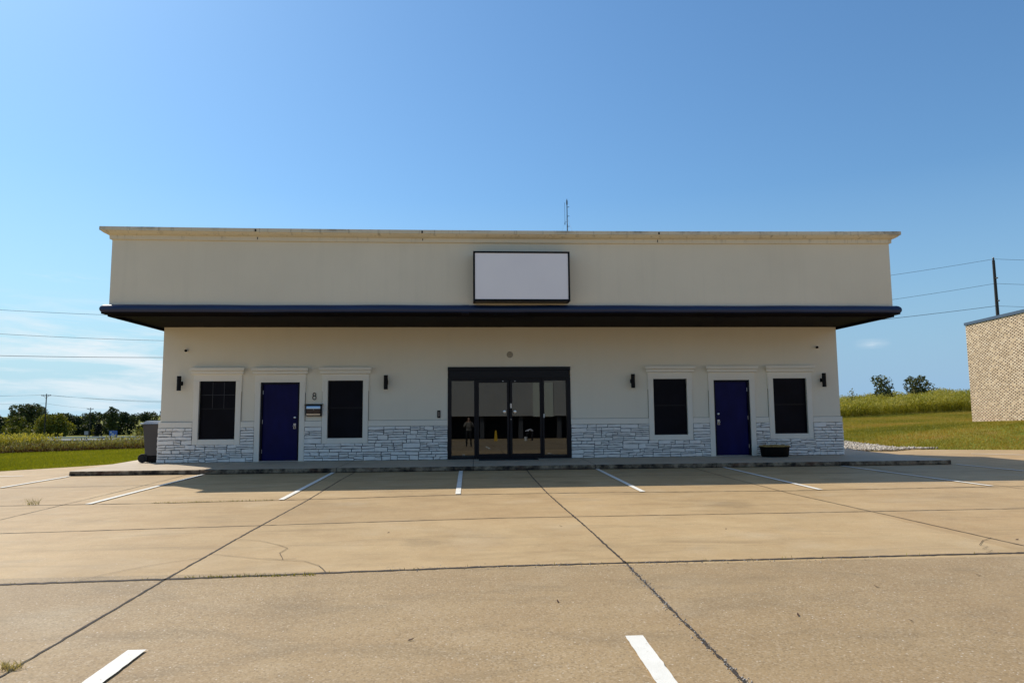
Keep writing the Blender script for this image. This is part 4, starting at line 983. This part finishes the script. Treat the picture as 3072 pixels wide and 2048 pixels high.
# highway strip, guardrail, distant signs
mb = MB(); mb.face([(-260, 128, -3.75), (-20, 122, -3.75), (-20, 131, -3.75), (-260, 137, -3.75)]); mb.face([(-260, 128, -3.75), (-20, 122, -3.75), (-20, 121, -5), (-260, 127, -5)]); tag(mb.build('road', M['asphalt']), kind='structure')
e = empty('guardrail', (-85, 124, -3.75), R(-1.4), 'pale roadside guardrail seen over the weeds at left', 'guardrail')
mb = MB()
mb.prism_x([(0, .42), (-.05, .46), (-.02, .55), (-.05, .64), (0, .70), (.015, .70), (-.03, .64), (.0, .55), (-.03, .46), (.015, .42)], -60, 60); mb.build('rail', mat('galvanised', (.55, .57, .56), .45, .2), e)
for k in range(-15, 16): mb = MB(); mb.box(k * 4 - .06, k * 4 + .06, .0, .12, -.5, .68); mb.build('post', M['wood'], e)
M['blue'] = mat('blue_sign_face', (.01, .09, .42), .5); M['greysign'] = mat('grey_sign_back', (.28, .28, .27), .6)
e = empty('roadside_sign', (-66.9, 115.6, -4.2), R(-30), 'blue roadside sign with white lettering marks beyond the weeds', 'sign')
mb = MB(); mb.box(-1.15, 1.15, 0, .08, 1.45, 2.45); mb.build('panel', M['blue'], e)
mb = MB(); mb.box(-.75, -.62, -.012, -.003, 1.95, 2.28); mb.box(-.58, -.40, -.012, -.003, 2.2, 2.28); mb.box(-.53, -.45, -.012, -.003, 1.95, 2.2); mb.box(-.35, .25, -.012, -.003, 1.80, 1.92); mb.box(-.6, .6, -.012, -.003, 1.55, 1.64); mb.build('lettering', M['whiteplastic'], e)
for x in (-.9, .9): mb = MB(); mb.box(x - .06, x + .06, .081, .2, -.5, 2.3); mb.build('post', M['wood'], e)
e = empty('roadside_sign', (-77.5, 126.4, -4.4), R(-30), 'small weathered grey sign panel near the farther utility pole', 'sign')
mb = MB(); mb.box(-.62, .62, 0, .08, 1.6, 2.35); mb.build('panel', M['greysign'], e); mb = MB(); mb.box(-.06, .06, .081, .2, -.5, 2.2); mb.build('post', M['wood'], e)

# utility poles and lines
def pole(x, y, zb, zt, label, arm=2.4, az=0, r=.17):
    e = empty('utility_pole', (x, y, zb), az, label, 'utility pole', 'utility poles'); h = zt - zb
    mb = MB(); mb.tube([(0, 0, -1), (0, 0, h * .5), (0, 0, h)], [r, r * .85, r * .65], 10); mb.build('shaft', M['wood'], e, True)
    if arm:
        mb = MB(); mb.box(-arm / 2, arm / 2, -.2, -.08, h - .55, h - .42); mb.tube([(-arm * .3, -.14, h - .5), (0, -.12, h - 1.2)], .03, 4); mb.tube([(arm * .3, -.14, h - .5), (0, -.12, h - 1.2)], .03, 4); mb.build('crossarm', M['wood'], e)
        for k in (-.46, -.28, .28, .46): mb = MB(); mb.lathe([(.03, h - .42), (.07, h - .36), (.05, h - .3), (.065, h - .24), (.03, h - .2)], (arm * k, -.14, 0), 'z', 8); mb.build('insulator', M['ins'], e)
    return e
pole(-110.2, 168.4, -5.5, 6.75, 'nearer dark utility pole with crossarm above the left weeds', 2.5, R(-5))
pole(-128.7, 225.2, -7, 3.6, 'farther small utility pole with crossarm before the woods', 2.9, R(-20), .16)
e = pole(40.15, 30, .8, 12.55, 'tall bare utility pole rising behind the brick building', 0, 0, .15)
mb = MB(); mb.lathe([(.04, 11.7), (.08, 11.75), (.05, 11.85), (.075, 11.92), (.03, 12.0)], n=8); mb.build('insulator', M['ins'], e)
for z in (8.6, 10.35): mb = MB(); mb.lathe([(.03, -.12), (.06, -.16), (.045, -.2), (.06, -.24), (.03, -.3)], (0, 0, z), 'y', 8); mb.build('insulator', M['ins'], e)
pole(-44.5, 30, -1, 10.4, 'utility pole outside the left edge carrying the long lines', 0, 0, .15)
def line3(name, pts, r, m, label, grp):
    # parabola through three (x,y,z) points
    (x0, y0, z0), (x1, y1, z1), (x2, y2, z2) = pts; A = np.polyfit([x0, x1, x2], [z0, z1, z2], 2)
    mb = MB(); N = 40; P = []
    for i in range(N + 1):
        x = x0 + (x2 - x0) * i / N; y = y0 + (y2 - y0) * i / N; P.append((x, y, float(np.polyval(A, x))))
    mb.tube(P, r, 5); o = mb.build(name, m, None, True); tag(o, label, 'cable', grp); return o
G = 'overhead lines passing behind the building'
line3('power_line', [(-44.5, 30, 9.55), (-25.5, 30, 8.28), (40.2, 30, 12.66)], .012, M['wire'], 'topmost of the three long overhead lines behind the office', G)
line3('power_line', [(-44.5, 30, 7.9), (-21.7, 30, 6.46), (40.1, 30, 10.75)], .012, M['wire'], 'middle of the three long overhead lines behind the office', G)
line3('power_line', [(-44.5, 30, 5.9), (-21.7, 30, 5.27), (40.1, 30, 9.02)], .017, M['wire'], 'lowest and thickest of the three long overhead lines behind the office', G)
G2 = 'overhead lines right of the tall pole'
for z, lb in ((12.66, 'top line running right from the tall bare pole'), (10.75, 'middle line running right from the tall bare pole'), (9.02, 'bottom line running right from the tall bare pole')):
    line3('power_line', [(40.2, 30, z), (60, 28, z - .65), (95, 25, z + .3)], .012, M['wire'], lb, G2)
G3 = 'thin conductors between the far poles'
for k in range(3):
    dz = -.0 - .28 * k; dx = -1. + k
    line3('power_line', [(-110.2 + dx, 168.3, 6.45), (-84, 166.8, 4.75 + dz * .6), (-40, 164, 5.2 + dz)], .022, M['wirepale'], ['upper', 'middle', 'lower'][k] + ' pale conductor sagging right from the nearer crossarm pole', G3)
    line3('power_line', [(-230, 172, 7.8), (-160, 170, 6.0 + .1 * k), (-110.2 + dx, 168.3, 6.45)], .022, M['wirepale'], ['upper', 'middle', 'lower'][k] + ' pale conductor arriving from the left at the nearer crossarm pole', G3)
line3('power_line', [(-230, 172, 5.2), (-160, 170, 4.0), (-110.3, 168.4, 4.25)], .03, M['wirepale'], 'low communication line left of the nearer crossarm pole', G3)
line3('power_line', [(-110.3, 168.4, 4.25), (-120, 197, 3.6), (-128.7, 225, 3.35)], .03, M['wirepale'], 'low line linking the nearer pole to the farther pole', G3)

# ------------------------------------------------------------------ across the lot: what the entrance glass mirrors
e = empty('warehouse', (6, -62, 0), 0, 'long tan warehouse with dark loading doors across the lot', 'building')
mb = MB(); mb.box(-60, 70, -20, 0, 2.55, 9.5); mb.build('wall', stucco_mat('warehouse_stucco', (.43, .41, .37), .8), e)
mb = MB()
x = -60
while x < 70: mb.box(x, x + .5, -2, -.4, -.3, 2.548); x += 4.6
mb.build('pier', mat('dark_grey_pier', (.07, .07, .075), .8), e)
mb = MB(); mb.box(-60, 70, -2.5, -1.5, -.3, 2.548); mb.build('loading_door', M['black'], e)
mb = MB(); mb.box(1.5, 3.9, .002, .06, 2.45, 6.5); mb.build('wall_panel', mat('pale_panel', (.62, .63, .52), .7), e)
def person(name, joints, edges, radii, loc, rz, label, cmat, parts=None):
    me = bpy.data.meshes.new(name); me.from_pydata(joints, edges, []); me.update()
    o = bpy.data.objects.new(name, me); col.objects.link(o)
    sk = o.modifiers.new('skin', 'SKIN'); sv = me.skin_vertices[0].data if me.skin_vertices else None
    if sv is None: bpy.context.view_layer.objects.active = o
    return o
def skin_person(loc, rz, label, pose, shirt, trousers):
    J = pose['J']; E = pose['E']; RR = pose['R']
    import bmesh
    me = bpy.data.meshes.new('person'); bm = bmesh.new(); lay = bm.verts.layers.skin.verify()
    vs = [bm.verts.new(j) for j in J]
    for a, b in E: bm.edges.new((vs[a], vs[b]))
    for i, v_ in enumerate(vs): v_[lay].radius = (RR[i][0], RR[i][1]); v_[lay].use_root = (i == 0)
    bm.to_mesh(me); bm.free()
    o = bpy.data.objects.new('person', me); col.objects.link(o)
    o.modifiers.new('skin', 'SKIN').use_smooth_shade = True; ss = o.modifiers.new('sub', 'SUBSURF'); ss.levels = 1; ss.render_levels = 2
    m = mat('clothing', shirt, .8); t = NT(m)
    tc = t.n('ShaderNodeTexCoord'); sp = t.n('ShaderNodeSeparateXYZ'); t.l(tc.outputs['Object'], sp.inputs[0])
    c = t.mix(t.math('GREATER_THAN', sp.outputs[2], pose['waist']), trousers, shirt); c = t.mix(t.math('GREATER_THAN', sp.outputs[2], pose['neck']), c, (.45, .28, .2)); t.base(c)
    me.materials.append(m); o.location = loc; o.rotation_euler = (0, 0, rz); tag(o, label, 'person'); return o
# standing, both hands raised to the face holding a phone
J = [(0, 0, .92), (0, 0, 1.15), (0, -.01, 1.36), (0, 0, 1.46), (0, .02, 1.56), (0, .03, 1.68), (-.19, 0, 1.38), (.19, 0, 1.38), (-.27, .1, 1.14), (.27, .1, 1.14), (-.10, .30, 1.40), (.10, .30, 1.40), (-.10, 0, .86), (.10, 0, .86), (-.12, .02, .48), (.12, .02, .48), (-.13, -.02, .08), (.13, -.02, .08), (-.14, .14, .03), (.14, .14, .03),
     (-.07, .33, 1.45), (.07, .33, 1.45), (-.105, .34, 1.47), (.105, .34, 1.47), (-.085, .35, 1.49), (.085, .35, 1.49)]
E_ = [(0, 1), (1, 2), (2, 3), (3, 4), (4, 5), (2, 6), (2, 7), (6, 8), (7, 9), (8, 10), (9, 11), (0, 12), (0, 13), (12, 14), (13, 15), (14, 16), (15, 17), (16, 18), (17, 19), (10, 20), (11, 21), (10, 22), (11, 23), (10, 24), (11, 25)]
RR = [(.15, .11), (.15, .10), (.15, .10), (.055, .055), (.075, .085), (.06, .07), (.06, .06), (.06, .06), (.045, .045), (.045, .045), (.032, .03), (.032, .03), (.09, .09), (.09, .09), (.06, .06), (.06, .06), (.045, .045), (.045, .045), (.035, .03), (.035, .03)] + [(.01, .01)] * 6
stand = dict(J=J, E=E_, R=RR, waist=.95, neck=1.42)
skin_person((-.128, -20.35, GZ), 0, 'person in grey shirt and black trousers raising a phone, mirrored in entrance glass', stand, (.22, .2, .17), (.01, .01, .012))
# bending over
J = [(0, -.15, .88), (0, .08, 1.02), (0, .30, .98), (0, .40, .93), (0, .48, .88), (0, .54, .80), (-.18, .30, .95), (.18, .30, .95), (-.2, .34, .68), (.2, .34, .68), (-.12, .42, .48), (.12, .42, .48), (-.1, -.15, .82), (.1, -.15, .82), (-.13, -.05, .46), (.13, -.05, .46), (-.13, -.12, .08), (.13, -.12, .08), (-.14, .04, .03), (.14, .04, .03), (-.10, .46, .40), (.10, .46, .40)]
E_ = [(0, 1), (1, 2), (2, 3), (3, 4), (4, 5), (2, 6), (2, 7), (6, 8), (7, 9), (8, 10), (9, 11), (0, 12), (0, 13), (12, 14), (13, 15), (14, 16), (15, 17), (16, 18), (17, 19), (10, 20), (11, 21)]
bend = dict(J=J, E=E_, R=RR[:20] + [(.02, .012)] * 2, waist=.88, neck=3.)
skin_person((5.6, -44, -.12), R(80), 'person in white shirt bending over a bucket across the lot', bend, (.75, .75, .78), (.02, .02, .025))
skin_person((-3.6, -30, GZ), R(-70), 'person in teal shirt bending over near the photographer', bend, (.02, .35, .36), (.02, .02, .03))
mb = MB(); mb.lathe([(.13, 0), (.16, .36), (.17, .36), (.165, .37)], (5.1, -43.7, -.11), 'z', 16); tag(mb.build('bucket', M['whiteplastic'], None, True), 'white bucket beside the bending person in white', 'bucket')
mb = MB(); mb.add([(2.2, -44.0, -.11), (2.5, -44.0, -.11), (2.5, -44.3, -.11), (2.2, -44.3, -.11), (2.28, -44.13, .85), (2.42, -44.13, .85), (2.42, -44.17, .85), (2.28, -44.17, .85)], [(0, 3, 2, 1), (4, 5, 6, 7), (0, 1, 5, 4), (1, 2, 6, 5), (2, 3, 7, 6), (3, 0, 4, 7)])
tag(mb.build('floor_sign', mat('yellow_plastic', (.75, .45, .02), .5)), 'yellow folding caution stand on the lot', 'caution stand')

# ------------------------------------------------------------------ light
sv = Vector((-3.913, 3.662, 5.982)).normalized(); elev = math.asin(sv.z)
sun = bpy.data.lights.new('sun', 'SUN'); sun.energy = 4.2; sun.angle = R(.53); sun.color = (1., .93, .82)
so = bpy.data.objects.new('sun', sun); col.objects.link(so); so.rotation_euler = (-sv).to_track_quat('-Z', 'Y').to_euler()
w = bpy.data.worlds.new('World'); scene.world = w; w.use_nodes = True; t = NT(w); nt = w.node_tree
bg = nt.nodes['Background']; bg.inputs[1].default_value = .11
sky = nt.nodes.new('ShaderNodeTexSky'); sky.sky_type = 'NISHITA'; sky.sun_disc = False; sky.sun_elevation = elev
sky.sun_rotation = math.atan2(sv.x, sv.y); sky.altitude = 100; sky.air_density = 1.25; sky.dust_density = .9; sky.ozone_density = 2.2
tc = nt.nodes.new('ShaderNodeTexCoord'); sp = nt.nodes.new('ShaderNodeSeparateXYZ'); t.l(tc.outputs['Generated'], sp.inputs[0])
dx, dy, dz = sp.outputs
azm = t.math('ARCTAN2', dx, dy); el = t.math('ARCSINE', dz)
cv = nt.nodes.new('ShaderNodeCombineXYZ'); t.l(t.math('MULTIPLY', azm, 3.2), cv.inputs[0]); t.l(t.math('MULTIPLY', t.math('ADD', el, t.math('MULTIPLY', azm, .05)), 22.), cv.inputs[1])
cn = t.noise(cv.outputs[0], 1.6, 7, .62, .35)
band = t.ramp(el, [(.0, .55), (.035, .75), (.085, .9), (.125, .5), (.15, 0.)])
azw = t.ramp(t.math('MULTIPLY', azm, -1.), [(.12, .0), (.35, 1.)])
fac = t.math('MULTIPLY', t.math('MULTIPLY', t.ramp(cn, [(.43, 0.), (.62, 1.)]), band), azw)
# one small wisp on the right
wv_ = t.ramp(t.math('ABSOLUTE', t.math('SUBTRACT', azm, .545)), [(.0, 1.), (.022, 0.)]); we = t.ramp(t.math('ABSOLUTE', t.math('SUBTRACT', el, .082)), [(0, 1.), (.006, 0.)])
wl_ = t.ramp(t.math('ABSOLUTE', t.math('SUBTRACT', azm, -.515)), [(.0, 1.), (.05, 0.)]); wle = t.ramp(t.math('ABSOLUTE', t.math('SUBTRACT', el, .166)), [(0, 1.), (.005, 0.)])
wisp = t.math('MULTIPLY', t.math('MULTIPLY', wv_, we), t.ramp(t.noise(cv.outputs[0], 9, 5, .7), [(.35, .1), (.65, .6)]))
wisp2 = t.math('MULTIPLY', t.math('MULTIPLY', wl_, wle), t.ramp(t.noise(cv.outputs[0], 6, 5, .7), [(.4, .0), (.65, .5)]))
fac = t.math('MINIMUM', t.math('ADD', t.math('ADD', fac, wisp), wisp2), .85)
graded = t.mix(1., sky.outputs[0], (.67, .98, 1.2), 'MULTIPLY')
haze = t.mix(t.ramp(azm, [(0., (5.0, 6.9, 8.0)), (.6, (2.9, 4.7, 6.9))]), 0., 0., 'ADD') if False else t.ramp(t.math('ADD', azm, .6), [(.1, (.44, .66, .80)), (1., (.29, .47, .68))])
sky_lift = t.mix(1., sky.outputs[0], (1.08, 1.08, 1.08), 'MULTIPLY')
graded = t.mix(t.ramp(el, [(.62, 0.), (.95, 1.)]), graded, sky_lift)  # sky overhead made whiter and brighter, added to lift the shade below
hz = t.mix(1., haze, (10., 10., 10.), 'MULTIPLY')
graded = t.mix(t.ramp(el, [(0., 1.), (.06, .8), (.16, .35), (.30, 0.)]), graded, hz)
t.l(t.mix(fac, graded, (7.6, 8.3, 8.8)), bg.inputs[0])

# ------------------------------------------------------------------ camera
cam = bpy.data.cameras.new('camera'); co = bpy.data.objects.new('camera', cam); col.objects.link(co); scene.camera = co
cam.sensor_width = 36; cam.lens = 1587.2 / 2352 * 36; cam.clip_start = .05; cam.clip_end = 8000
yaw, pitch, roll = .063, .100, .008
fw = Vector((math.sin(yaw) * math.cos(pitch), math.cos(yaw) * math.cos(pitch), math.sin(pitch))); rt = Vector((math.cos(yaw), -math.sin(yaw), 0)); up = rt.cross(fw)
r2 = rt * math.cos(roll) - up * math.sin(roll); u2 = rt * math.sin(roll) + up * math.cos(roll)
m4 = Matrix(((r2.x, u2.x, -fw.x, -.128), (r2.y, u2.y, -fw.y, -19.833), (r2.z, u2.z, -fw.z, 1.350), (0, 0, 0, 1))); co.matrix_world = m4
scene.view_settings.view_transform = 'Standard'; scene.view_settings.look = 'None'; scene.view_settings.exposure = 0; scene.view_settings.gamma = 1
